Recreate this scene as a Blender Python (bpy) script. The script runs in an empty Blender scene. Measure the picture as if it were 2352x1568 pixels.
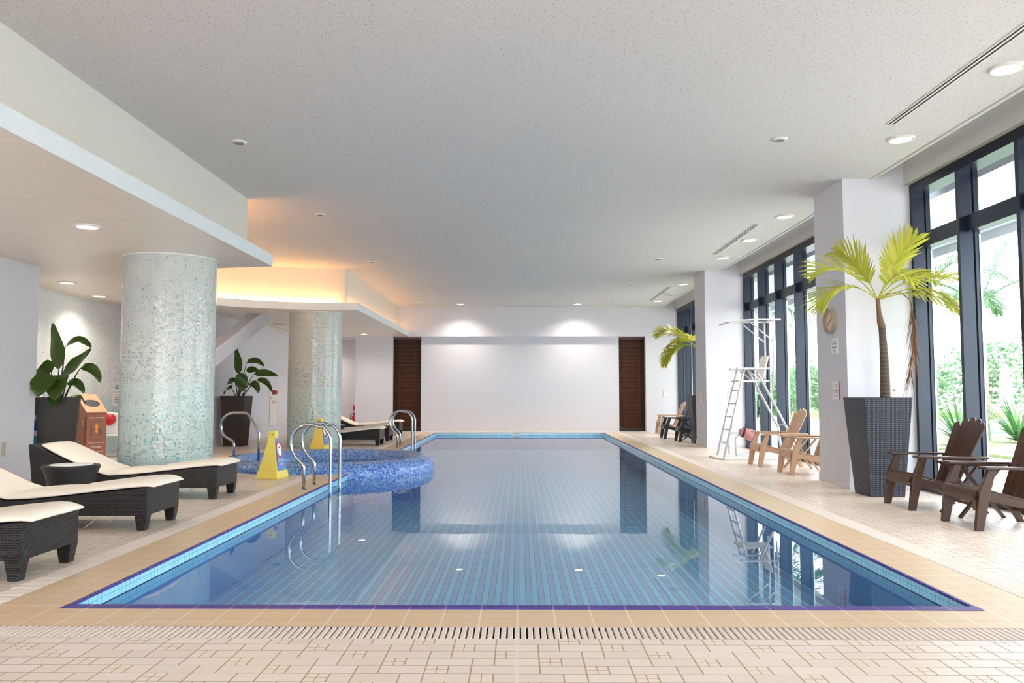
import bpy, bmesh, math, random
from mathutils import Vector, Matrix
from math import sin, cos, pi, sqrt, atan2, radians

# ---------------------------------------------------------------- camera, world, exposure
SC = bpy.context.scene
COL = SC.collection
cam_data = bpy.data.cameras.new('camera')
cam_data.lens = 28.0
cam_data.sensor_width = 36.0
cam_data.clip_start = 0.05
cam_data.clip_end = 500
cam = bpy.data.objects.new('camera', cam_data)
COL.objects.link(cam)
cam.location = (0, 0, 1.2)
cam.rotation_euler = (radians(90 + 3.7217), 0, radians(0.5324))
SC.camera = cam

world = bpy.data.worlds.new('daylight')
SC.world = world
world.use_nodes = True
wn = world.node_tree
wbg = wn.nodes['Background']
wbg.inputs[0].default_value = (0.87, 0.93, 1.0, 1)
wbg.inputs[1].default_value = 4.0

sun_d = bpy.data.lights.new('sun', 'SUN')
sun_d.energy = 1.6
sun_d.angle = radians(3)
sun_d.color = (1.0, 0.95, 0.86)
sun = bpy.data.objects.new('sun', sun_d)
COL.objects.link(sun)
sun.location = (30, 10, 40)
sun.rotation_euler = (radians(8), radians(22), 0)

SC.view_settings.view_transform = 'Standard'
SC.view_settings.look = 'None'
SC.view_settings.gamma = 1.0
SC.view_settings.exposure = 1.1
SC.view_settings.use_curve_mapping = False
SC.cycles.max_bounces = 10
SC.cycles.diffuse_bounces = 6
SC.cycles.transparent_max_bounces = 12
SC.cycles.sample_clamp_indirect = 6.0
SC.cycles.blur_glossy = 0.5

# ---------------------------------------------------------------- helpers
def s2l(c):
    def f(v):
        v = v / 255.0
        return v / 12.92 if v <= 0.04045 else ((v + 0.055) / 1.055) ** 2.4
    return (f(c[0]), f(c[1]), f(c[2]), 1.0)

class MB:
    def __init__(self):
        self.v = []; self.f = []; self.uv = []
    def face(self, pts, uv=None):
        i = len(self.v)
        self.v += [tuple(p) for p in pts]
        self.f.append(tuple(range(i, i + len(pts))))
        self.uv.append(uv)
    def add(self, verts, faces, uvs=None):
        i = len(self.v)
        self.v += [tuple(p) for p in verts]
        for k, f in enumerate(faces):
            self.f.append(tuple(i + a for a in f))
            self.uv.append(uvs[k] if uvs else None)
    def box(self, x0, x1, y0, y1, z0, z1):
        self.add([(x0,y0,z0),(x1,y0,z0),(x1,y1,z0),(x0,y1,z0),(x0,y0,z1),(x1,y0,z1),(x1,y1,z1),(x0,y1,z1)],
                 [(0,3,2,1),(4,5,6,7),(0,1,5,4),(1,2,6,5),(2,3,7,6),(3,0,4,7)])
    def hexa(self, b, t):
        self.add(list(b) + list(t), [(0,3,2,1),(4,5,6,7),(0,1,5,4),(1,2,6,5),(2,3,7,6),(3,0,4,7)])
    def bar(self, a, b, w, h, up=(0,0,1), w2=None, h2=None):
        a = Vector(a); b = Vector(b); d = (b - a).normalized(); u = Vector(up)
        if abs(d.dot(u)) > 0.98: u = Vector((1,0,0))
        s = d.cross(u).normalized(); u = s.cross(d).normalized()
        w2 = w2 or w; h2 = h2 or h
        def ring(p, w, h): return [p - s*w/2 - u*h/2, p + s*w/2 - u*h/2, p + s*w/2 + u*h/2, p - s*w/2 + u*h/2]
        self.hexa(ring(a, w, h), ring(b, w2, h2))
    def tube(self, pts, r, n=8, cap=True):
        P = [Vector(p) for p in pts]; m = len(P)
        rr = r if isinstance(r, (list, tuple)) else [r] * m
        verts = []; prev = None
        for i in range(m):
            t = (P[min(i+1, m-1)] - P[max(i-1, 0)]).normalized()
            if prev is None:
                a = Vector((0,0,1)) if abs(t.z) < 0.9 else Vector((1,0,0))
                s = t.cross(a).normalized()
            else:
                s = prev - t * prev.dot(t)
                s = s.normalized() if s.length > 1e-6 else t.orthogonal().normalized()
            prev = s; q = t.cross(s)
            for k in range(n):
                an = 2*pi*k/n
                verts.append(P[i] + (s*cos(an) + q*sin(an)) * rr[i])
        faces = []
        for i in range(m-1):
            for k in range(n):
                faces.append((i*n+k, i*n+(k+1) % n, (i+1)*n+(k+1) % n, (i+1)*n+k))
        if cap:
            faces.append(tuple(range(n-1, -1, -1))); faces.append(tuple(range((m-1)*n, m*n)))
        self.add(verts, faces)
    def lathe(self, prof, n=64, c=(0,0,0), a0=0.0, a1=2*pi, uvr=None):
        full = abs(a1 - a0 - 2*pi) < 1e-6
        L = [0.0]
        for i in range(1, len(prof)):
            L.append(L[-1] + math.dist(prof[i], prof[i-1]))
        cols = n if full else n + 1
        verts = []
        for i, (r, z) in enumerate(prof):
            for k in range(cols):
                a = a0 + (a1-a0)*k/n
                verts.append((c[0] + r*cos(a), c[1] + r*sin(a), c[2] + z))
        faces = []; uvs = []
        R = uvr or max(p[0] for p in prof)
        for i in range(len(prof)-1):
            for k in range(n):
                k2 = (k+1) % cols
                faces.append((i*cols+k, i*cols+k2, (i+1)*cols+k2, (i+1)*cols+k))
                u0 = R*(a0 + (a1-a0)*k/n); u1 = R*(a0 + (a1-a0)*(k+1)/n)
                if uvr == 'z': pass
                uvs.append([(u0, L[i]), (u1, L[i]), (u1, L[i+1]), (u0, L[i+1])])
        self.add(verts, faces, uvs)
    def prism(self, poly, ax, c0, c1):
        # poly in 2D; ax = axis of extrusion
        def p3(p, c):
            return {'x': (c, p[0], p[1]), 'y': (p[0], c, p[1]), 'z': (p[0], p[1], c)}[ax]
        n = len(poly)
        v = [p3(p, c0) for p in poly] + [p3(p, c1) for p in poly]
        f = [tuple(range(n-1, -1, -1)), tuple(range(n, 2*n))]
        for i in range(n):
            j = (i+1) % n
            f.append((i, j, n+j, n+i))
        self.add(v, f)
    def build(self, name, mat, parent=None, smooth=False, bevel=0, seg=2, sub=0, recalc=True):
        me = bpy.data.meshes.new(name)
        me.from_pydata(self.v, [], self.f)
        me.update()
        uvl = me.uv_layers.new(name='UVMap')
        for p, uv in zip(me.polygons, self.uv):
            if uv:
                for li, q in zip(p.loop_indices, uv): uvl.data[li].uv = q
            else:
                nx, ny, nz = abs(p.normal.x), abs(p.normal.y), abs(p.normal.z)
                for li in p.loop_indices:
                    co = me.vertices[me.loops[li].vertex_index].co
                    if nz >= nx and nz >= ny: uvl.data[li].uv = (co.x, co.y)
                    elif nx >= ny: uvl.data[li].uv = (co.y, co.z)
                    else: uvl.data[li].uv = (co.x, co.z)
        if recalc:
            bm = bmesh.new(); bm.from_mesh(me)
            if sub or smooth or bevel: bmesh.ops.remove_doubles(bm, verts=bm.verts, dist=1e-5)
            bmesh.ops.recalc_face_normals(bm, faces=bm.faces)
            bm.to_mesh(me); bm.free()
        if smooth:
            for p in me.polygons: p.use_smooth = True
        me.materials.append(mat)
        o = bpy.data.objects.new(name, me)
        COL.objects.link(o)
        if parent: o.parent = parent
        if bevel:
            b = o.modifiers.new('bevel', 'BEVEL'); b.width = bevel; b.segments = seg; b.limit_method = 'ANGLE'; b.angle_limit = radians(40)
            for p in me.polygons: p.use_smooth = True
            b.harden_normals = True
        if sub:
            s = o.modifiers.new('sub', 'SUBSURF'); s.levels = sub; s.render_levels = sub
        return o

def thing(name, label, cat, loc=(0,0,0), rz=0.0, group=None):
    o = bpy.data.objects.new(name, None); COL.objects.link(o)
    o.empty_display_size = 0.1
    o.location = loc; o.rotation_euler = (0, 0, rz)
    return tag(o, label, cat, group)
def tag(o, label=None, cat=None, group=None, kind=None):
    if label: o['label'] = label
    if cat: o['category'] = cat
    if group: o['group'] = group
    if kind: o['kind'] = kind
    return o
def struct(o, label=None, cat=None):
    o['kind'] = 'structure'
    if label: o['label'] = label
    if cat: o['category'] = cat
    return o
def copy_tree(o, parent=None):
    c = o.copy(); COL.objects.link(c); c.parent = parent
    for ch in list(o.children): copy_tree(ch, c)
    return c
def lettering(body, size, mat, parent, loc, rot, name='lettering', align='CENTER', squeeze=1.0, depth=0.0006):
    cu = bpy.data.curves.new(name, 'FONT'); cu.body = body; cu.size = size
    cu.align_x = align; cu.align_y = 'CENTER'; cu.extrude = depth
    t = bpy.data.objects.new(name, cu); COL.objects.link(t)
    dg = bpy.context.evaluated_depsgraph_get()
    me = bpy.data.meshes.new_from_object(t.evaluated_get(dg))
    bpy.data.objects.remove(t)
    me.materials.clear(); me.materials.append(mat)
    o = bpy.data.objects.new(name, me); COL.objects.link(o)
    o.parent = parent; o.location = loc; o.rotation_euler = rot; o.scale = (squeeze, 1, 1)
    return o

# ---------------------------------------------------------------- materials
def newmat(name):
    m = bpy.data.materials.new(name); m.use_nodes = True
    nt = m.node_tree
    return m, nt, nt.nodes['Principled BSDF']
def mat(name, c, rough=0.5, metal=0.0, spec=0.5, emit=None, estr=0.0, trans=0.0, noise=0.0, nscale=8.0, bump=0.0, coat=0.0, sss=0):
    m, nt, b = newmat(name)
    col = s2l(c)
    b.inputs['Base Color'].default_value = col
    b.inputs['Roughness'].default_value = rough
    b.inputs['Metallic'].default_value = metal
    b.inputs['Specular IOR Level'].default_value = spec
    b.inputs['Coat Weight'].default_value = coat
    if emit:
        b.inputs['Emission Color'].default_value = s2l(emit); b.inputs['Emission Strength'].default_value = estr
    if noise or bump:
        tc = nt.nodes.new('ShaderNodeTexCoord')
        nz = nt.nodes.new('ShaderNodeTexNoise'); nz.inputs['Scale'].default_value = nscale; nz.inputs['Detail'].default_value = 4
        nt.links.new(tc.outputs['Object'], nz.inputs['Vector'])
        if noise:
            mx = nt.nodes.new('ShaderNodeMix'); mx.data_type = 'RGBA'; mx.blend_type = 'MULTIPLY'
            rp = nt.nodes.new('ShaderNodeMapRange'); rp.inputs[1].default_value = 0.3; rp.inputs[2].default_value = 0.7
            rp.inputs[3].default_value = 1 - noise; rp.inputs[4].default_value = 1 + noise*0.4
            nt.links.new(nz.outputs['Fac'], rp.inputs[0])
            mx.inputs['Factor'].default_value = 1; mx.inputs['A'].default_value = col
            nt.links.new(rp.outputs[0], mx.inputs['B'])
            nt.links.new(mx.outputs['Result'], b.inputs['Base Color'])
        if bump:
            bp = nt.nodes.new('ShaderNodeBump'); bp.inputs['Strength'].default_value = bump; bp.inputs['Distance'].default_value = 0.01
            nt.links.new(nz.outputs['Fac'], bp.inputs['Height']); nt.links.new(bp.outputs[0], b.inputs['Normal'])
    return m

class NT:
    """short-hand for shader maths"""
    def __init__(self, nt): self.nt = nt
    def m(self, op, a, b=None, c=None):
        n = self.nt.nodes.new('ShaderNodeMath'); n.operation = op
        for i, x in enumerate((a, b, c)):
            if x is None: continue
            if isinstance(x, (int, float)): n.inputs[i].default_value = x
            else: self.nt.links.new(x, n.inputs[i])
        return n.outputs[0]
    def uv(self, src='UV'):
        tc = self.nt.nodes.new('ShaderNodeTexCoord'); sp = self.nt.nodes.new('ShaderNodeSeparateXYZ')
        self.nt.links.new(tc.outputs[src], sp.inputs[0]); return sp.outputs[0], sp.outputs[1], sp.outputs[2]
    def comb(self, x, y, z=0.0):
        n = self.nt.nodes.new('ShaderNodeCombineXYZ')
        for i, v in enumerate((x, y, z)):
            if isinstance(v, (int, float)): n.inputs[i].default_value = v
            else: self.nt.links.new(v, n.inputs[i])
        return n.outputs[0]
    def white(self, vec):
        n = self.nt.nodes.new('ShaderNodeTexWhiteNoise'); n.noise_dimensions = '3D'
        self.nt.links.new(vec, n.inputs['Vector']); return n.outputs['Value'], n.outputs['Color']
    def mix(self, f, a, b):
        n = self.nt.nodes.new('ShaderNodeMix'); n.data_type = 'RGBA'
        for key, v in (('Factor', f), ('A', a), ('B', b)):
            if isinstance(v, (int, float)): n.inputs[key].default_value = v
            elif isinstance(v, tuple): n.inputs[key].default_value = v
            else: self.nt.links.new(v, n.inputs[key])
        return n.outputs['Result']
    def grout(self, u, g):
        # 1 near the cell border; u in cell units, g = half width in cell units
        fr = self.m('FRACT', u)
        d = self.m('MINIMUM', fr, self.m('SUBTRACT', 1.0, fr))
        return self.m('LESS_THAN', d, g)
    def ramp(self, f, stops, interp='LINEAR'):
        n = self.nt.nodes.new('ShaderNodeValToRGB'); cr = n.color_ramp; cr.interpolation = interp
        while len(cr.elements) < len(stops): cr.elements.new(0.5)
        for e, (p, c) in zip(cr.elements, stops): e.position = p; e.color = c
        self.nt.links.new(f, n.inputs[0]); return n.outputs[0]
    def rng(self, x, a, b, c, d):
        n = self.nt.nodes.new('ShaderNodeMapRange')
        self.nt.links.new(x, n.inputs[0])
        for i, v in enumerate((a, b, c, d)): n.inputs[i+1].default_value = v
        return n.outputs[0]
    def noise(self, vec, scale, detail=2):
        n = self.nt.nodes.new('ShaderNodeTexNoise'); n.inputs['Scale'].default_value = scale; n.inputs['Detail'].default_value = detail
        self.nt.links.new(vec, n.inputs['Vector']); return n.outputs['Fac']
    def bump(self, h, strength, dist, bsdf):
        bp = self.nt.nodes.new('ShaderNodeBump'); bp.inputs['Strength'].default_value = strength; bp.inputs['Distance'].default_value = dist
        self.nt.links.new(h, bp.inputs['Height']); self.nt.links.new(bp.outputs[0], bsdf.inputs['Normal'])
    def jitter_normal(self, rc, amount, bsdf):
        g = self.nt.nodes.new('ShaderNodeNewGeometry')
        s = self.nt.nodes.new('ShaderNodeVectorMath'); s.operation = 'SUBTRACT'; self.nt.links.new(rc, s.inputs[0]); s.inputs[1].default_value = (.5,.5,.5)
        k = self.nt.nodes.new('ShaderNodeVectorMath'); k.operation = 'SCALE'; self.nt.links.new(s.outputs[0], k.inputs[0]); k.inputs['Scale'].default_value = amount
        a = self.nt.nodes.new('ShaderNodeVectorMath'); a.operation = 'ADD'; self.nt.links.new(g.outputs['Normal'], a.inputs[0]); self.nt.links.new(k.outputs[0], a.inputs[1])
        n = self.nt.nodes.new('ShaderNodeVectorMath'); n.operation = 'NORMALIZE'; self.nt.links.new(a.outputs[0], n.inputs[0])
        self.nt.links.new(n.outputs[0], bsdf.inputs['Normal'])

def mosaic(name, bands, grout, size=0.025, jitter=0.16, rough=0.12, vflip=False):
    """bands: (z_top, z_bottom, base, accent, max accent share), from the top down"""
    m, nt, b = newmat(name); N = NT(nt)
    u, v, _ = N.uv()
    cu = N.m('DIVIDE', u, size); cv = N.m('DIVIDE', v, size)
    iu = N.m('FLOOR', cu); iv = N.m('FLOOR', cv)
    g = N.m('MAXIMUM', N.grout(cu, 0.065), N.grout(cv, 0.065))
    cell = N.comb(iu, iv, 3.0)
    rv, rc = N.white(cell)
    rv2, _ = N.white(N.comb(iu, iv, 11.0))
    zc = N.m('MULTIPLY', iv, size)
    col = s2l(bands[0][2])
    first = True
    for (zt, zb, ba, ac, sh) in bands:
        t = N.rng(zc, zt, zb, 0.0, 1.0)
        thr = N.m('MULTIPLY', N.m('POWER', t, 1.6), sh)
        c = N.mix(N.m('LESS_THAN', rv, thr), s2l(ba), s2l(ac))
        if first: col = c; first = False
        else: col = N.mix(N.m('LESS_THAN', zc, zt), col, c)
    val = N.rng(rv2, 0, 1, 0.9, 1.06)
    hs = nt.nodes.new('ShaderNodeHueSaturation'); nt.links.new(col, hs.inputs['Color']); nt.links.new(val, hs.inputs['Value'])
    out = N.mix(g, hs.outputs[0], s2l(grout))
    nt.links.new(out, b.inputs['Base Color'])
    nt.links.new(N.rng(g, 0, 1, rough, 0.7), b.inputs['Roughness'])
    N.jitter_normal(rc, jitter, b)
    return m

def tilemat(name, sx, sy, gw, cols, grout, rough=0.2, groutx=None, var=0.06, stripe=False, offset=0.0, gwy=None):
    """rectangular tiles in metres on the UV map"""
    m, nt, b = newmat(name); N = NT(nt)
    u, v, _ = N.uv()
    cv = N.m('DIVIDE', v, sy); iv = N.m('FLOOR', cv)
    cu = N.m('DIVIDE', u, sx)
    if offset: cu = N.m('ADD', cu, N.m('MULTIPLY', iv, offset))
    iu = N.m('FLOOR', cu)
    gu = N.grout(cu, gw / sx / 2); gv = N.grout(cv, (gwy or gw) / sy / 2)
    rv, rc = N.white(N.comb(iu, iv, 1.0))
    if stripe:
        f = N.m('GREATER_THAN', N.m('MODULO', N.m('ABSOLUTE', iu), 2.0), 0.5)
    else:
        f = rv
    c = N.mix(f, s2l(cols[0]), s2l(cols[1]))
    hs = nt.nodes.new('ShaderNodeHueSaturation'); nt.links.new(c, hs.inputs['Color']); nt.links.new(N.rng(rv, 0, 1, 1-var, 1+var), hs.inputs['Value'])
    o = N.mix(gv, hs.outputs[0], s2l(grout)); o = N.mix(gu, o, s2l(groutx or grout))
    nt.links.new(o, b.inputs['Base Color']); b.inputs['Roughness'].default_value = rough
    N.bump(N.m('SUBTRACT', 1.0, N.m('MAXIMUM', gu, gv)), 0.25, 0.002, b)
    return m

def floor_mat():
    """staggered 200x100 / 100x100 tiles with a 2x2 cluster of small ones"""
    m, nt, b = newmat('deck_tiles'); N = NT(nt)
    x, y, _ = N.uv('Object')
    cu = N.m('DIVIDE', N.m('ADD', x, 20.012), 0.1); cv = N.m('DIVIDE', N.m('SUBTRACT', 40.0, y), 0.1)
    r = N.m('FLOOR', cv)
    s = N.m('SUBTRACT', cu, N.m('MULTIPLY', r, 2.0))
    s = N.m('ADD', s, 4900.0)
    w = N.m('MODULO', s, 7.0)                        # 0..7 : small | 1 | 2 | 1 | 2
    blk = N.m('FLOOR', N.m('DIVIDE', s, 7.0))
    d = None
    for e in (0.0, 1.0, 2.0, 4.0, 5.0, 7.0):
        q = N.m('ABSOLUTE', N.m('SUBTRACT', w, e)); d = q if d is None else N.m('MINIMUM', d, q)
    quad = N.m('LESS_THAN', w, 1.0)
    vj = N.m('LESS_THAN', d, 0.034)
    hj = N.grout(cv, 0.026)
    q1 = N.m('MULTIPLY', quad, N.m('LESS_THAN', N.m('ABSOLUTE', N.m('SUBTRACT', w, 0.5)), 0.024))
    q2 = N.m('MULTIPLY', quad, N.m('LESS_THAN', N.m('ABSOLUTE', N.m('SUBTRACT', N.m('FRACT', cv), 0.5)), 0.02))
    g = N.m('MAXIMUM', N.m('MAXIMUM', vj, hj), N.m('MAXIMUM', q1, q2))
    seg = N.m('ADD', N.m('ADD', N.m('GREATER_THAN', w, 1.0), N.m('GREATER_THAN', w, 2.0)), N.m('ADD', N.m('GREATER_THAN', w, 4.0), N.m('GREATER_THAN', w, 5.0)))
    rv, _ = N.white(N.comb(N.m('ADD', N.m('MULTIPLY', blk, 7.0), seg), r, 2.0))
    c = N.mix(rv, s2l((238, 223, 210)), s2l((230, 213, 198)))
    c = N.mix(quad, c, s2l((238, 220, 202)))
    c = N.mix(g, c, s2l((178, 150, 126)))
    seam = N.m('LESS_THAN', N.m('ABSOLUTE', N.m('ADD', x, 0.012)), 0.006)
    c = N.mix(seam, c, s2l((236, 222, 208)))
    nt.links.new(c, b.inputs['Base Color'])
    nt.links.new(N.rng(g, 0, 1, 0.34, 0.8), b.inputs['Roughness'])
    N.bump(N.m('SUBTRACT', 1.0, g), 0.3, 0.002, b)
    return m

def ceiling_mat():
    m, nt, b = newmat('fissured_ceiling'); N = NT(nt)
    x, y, z = N.uv('Object')
    warp = N.noise(N.comb(x, y), 3.0)
    a = N.noise(N.comb(N.m('MULTIPLY', N.m('ADD', x, y), 2.4), N.m('SUBTRACT', x, y)), 34.0, 1)
    c = N.noise(N.comb(N.m('SUBTRACT', x, N.m('MULTIPLY', y, 0.4)), N.m('MULTIPLY', N.m('ADD', y, x), 2.6), 4.0), 34.0, 1)
    f = N.m('MAXIMUM', N.rng(a, 0.66, 0.72, 0, 1), N.rng(c, 0.66, 0.72, 0, 1))
    nt.links.new(N.mix(f, s2l((214, 208, 203)), s2l((142, 134, 127))), b.inputs['Base Color'])
    b.inputs['Roughness'].default_value = 0.85
    return m

def soffit_mat():
    m, nt, b = newmat('panelled_soffit'); N = NT(nt)
    x, y, z = N.uv('Object')
    g = N.m('MAXIMUM', N.grout(N.m('DIVIDE', y, 0.91), 0.0022), N.grout(N.m('DIVIDE', N.m('ADD', x, 0.25), 1.82), 0.0011))
    nt.links.new(N.mix(g, s2l((240, 228, 214)), s2l((196, 178, 162))), b.inputs['Base Color'])
    b.inputs['Roughness'].default_value = 0.34
    return m

def wicker_mat(name, c1, c2, sx=0.024, sy=0.0105, off=0.5):
    m, nt, b = newmat(name); N = NT(nt)
    u, v, _ = N.uv()
    cv = N.m('DIVIDE', v, sy); iv = N.m('FLOOR', cv)
    cu = N.m('ADD', N.m('DIVIDE', u, sx), N.m('MULTIPLY', iv, off))
    fu = N.m('FRACT', cu); fv = N.m('FRACT', cv)
    h = N.m('MULTIPLY', N.m('SINE', N.m('MULTIPLY', fu, pi)), N.m('SINE', N.m('MULTIPLY', fv, pi)))
    c = N.mix(N.rng(h, 0.1, 1.0, 0, 1), s2l(c1), s2l(c2))  # highlight painted on the strand crowns, shade in the gaps between them
    nt.links.new(c, b.inputs['Base Color'])
    b.inputs['Roughness'].default_value = 0.32
    b.inputs['Specular IOR Level'].default_value = 0.5
    N.bump(h, 0.7, 0.005, b)
    return m

def wood_mat(name, c1, c2, rough=0.4):
    m, nt, b = newmat(name); N = NT(nt)
    x, y, z = N.uv('Object')
    n = N.noise(N.comb(N.m('MULTIPLY', x, 12.0), N.m('MULTIPLY', y, 12.0), z), 4.0, 5)
    nt.links.new(N.mix(n, s2l(c1), s2l(c2)), b.inputs['Base Color']); b.inputs['Roughness'].default_value = rough
    return m

def water_mat(name, bumpk=0.02, scale=1.6, tint=(0.84, 0.95, 0.99, 1)):
    m = bpy.data.materials.new(name); m.use_nodes = True; nt = m.node_tree
    for n in list(nt.nodes): nt.nodes.remove(n)
    N = NT(nt)
    out = nt.nodes.new('ShaderNodeOutputMaterial'); mix = nt.nodes.new('ShaderNodeMixShader')
    lw = nt.nodes.new('ShaderNodeLayerWeight'); lw.inputs['Blend'].default_value = 0.5
    fres = N.m('ADD', 0.02, N.m('MULTIPLY', 0.98, N.m('POWER', lw.outputs['Facing'], 5.0)))
    tr = nt.nodes.new('ShaderNodeBsdfTransparent'); tr.inputs['Color'].default_value = tint
    gl = nt.nodes.new('ShaderNodeBsdfGlossy'); gl.inputs['Roughness'].default_value = 0.0
    x, y, z = N.uv('Object')
    n = N.noise(N.comb(x, y, 0.0), scale, 2)
    bp = nt.nodes.new('ShaderNodeBump'); bp.inputs['Strength'].default_value = bumpk; bp.inputs['Distance'].default_value = 0.02
    nt.links.new(n, bp.inputs['Height']); nt.links.new(bp.outputs[0], gl.inputs['Normal'])
    nt.links.new(fres, mix.inputs[0]); nt.links.new(tr.outputs[0], mix.inputs[1]); nt.links.new(gl.outputs[0], mix.inputs[2])
    nt.links.new(mix.outputs[0], out.inputs['Surface'])
    return m

def pane_mat():
    m = bpy.data.materials.new('window_glass'); m.use_nodes = True; nt = m.node_tree
    for n in list(nt.nodes): nt.nodes.remove(n)
    out = nt.nodes.new('ShaderNodeOutputMaterial'); mix = nt.nodes.new('ShaderNodeMixShader')
    N = NT(nt); lw = nt.nodes.new('ShaderNodeLayerWeight'); lw.inputs['Blend'].default_value = 0.5
    fres = N.m('ADD', 0.04, N.m('MULTIPLY', 0.85, N.m('POWER', lw.outputs['Facing'], 5.0)))
    tr = nt.nodes.new('ShaderNodeBsdfTransparent'); tr.inputs['Color'].default_value = (0.93, 0.97, 0.97, 1)
    gl = nt.nodes.new('ShaderNodeBsdfGlossy'); gl.inputs['Roughness'].default_value = 0.0
    nt.links.new(fres, mix.inputs[0]); nt.links.new(tr.outputs[0], mix.inputs[1]); nt.links.new(gl.outputs[0], mix.inputs[2])
    nt.links.new(mix.outputs[0], out.inputs['Surface'])
    return m

def leaf_mat(name, c1, c2, rough=0.4, transl=0.35):
    m, nt, b = newmat(name); N = NT(nt)
    oi = nt.nodes.new('ShaderNodeNewGeometry')
    rnd = oi.outputs['Random Per Island']
    c = N.mix(rnd, s2l(c1), s2l(c2))
    nt.links.new(c, b.inputs['Base Color']); b.inputs['Roughness'].default_value = rough
    tr = nt.nodes.new('ShaderNodeBsdfTranslucent'); nt.links.new(c, tr.inputs['Color'])
    mx = nt.nodes.new('ShaderNodeMixShader'); mx.inputs[0].default_value = transl
    nt.links.new(b.outputs[0], mx.inputs[1]); nt.links.new(tr.outputs[0], mx.inputs[2])
    nt.links.new(mx.outputs[0], nt.nodes['Material Output'].inputs['Surface'])
    return m

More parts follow.
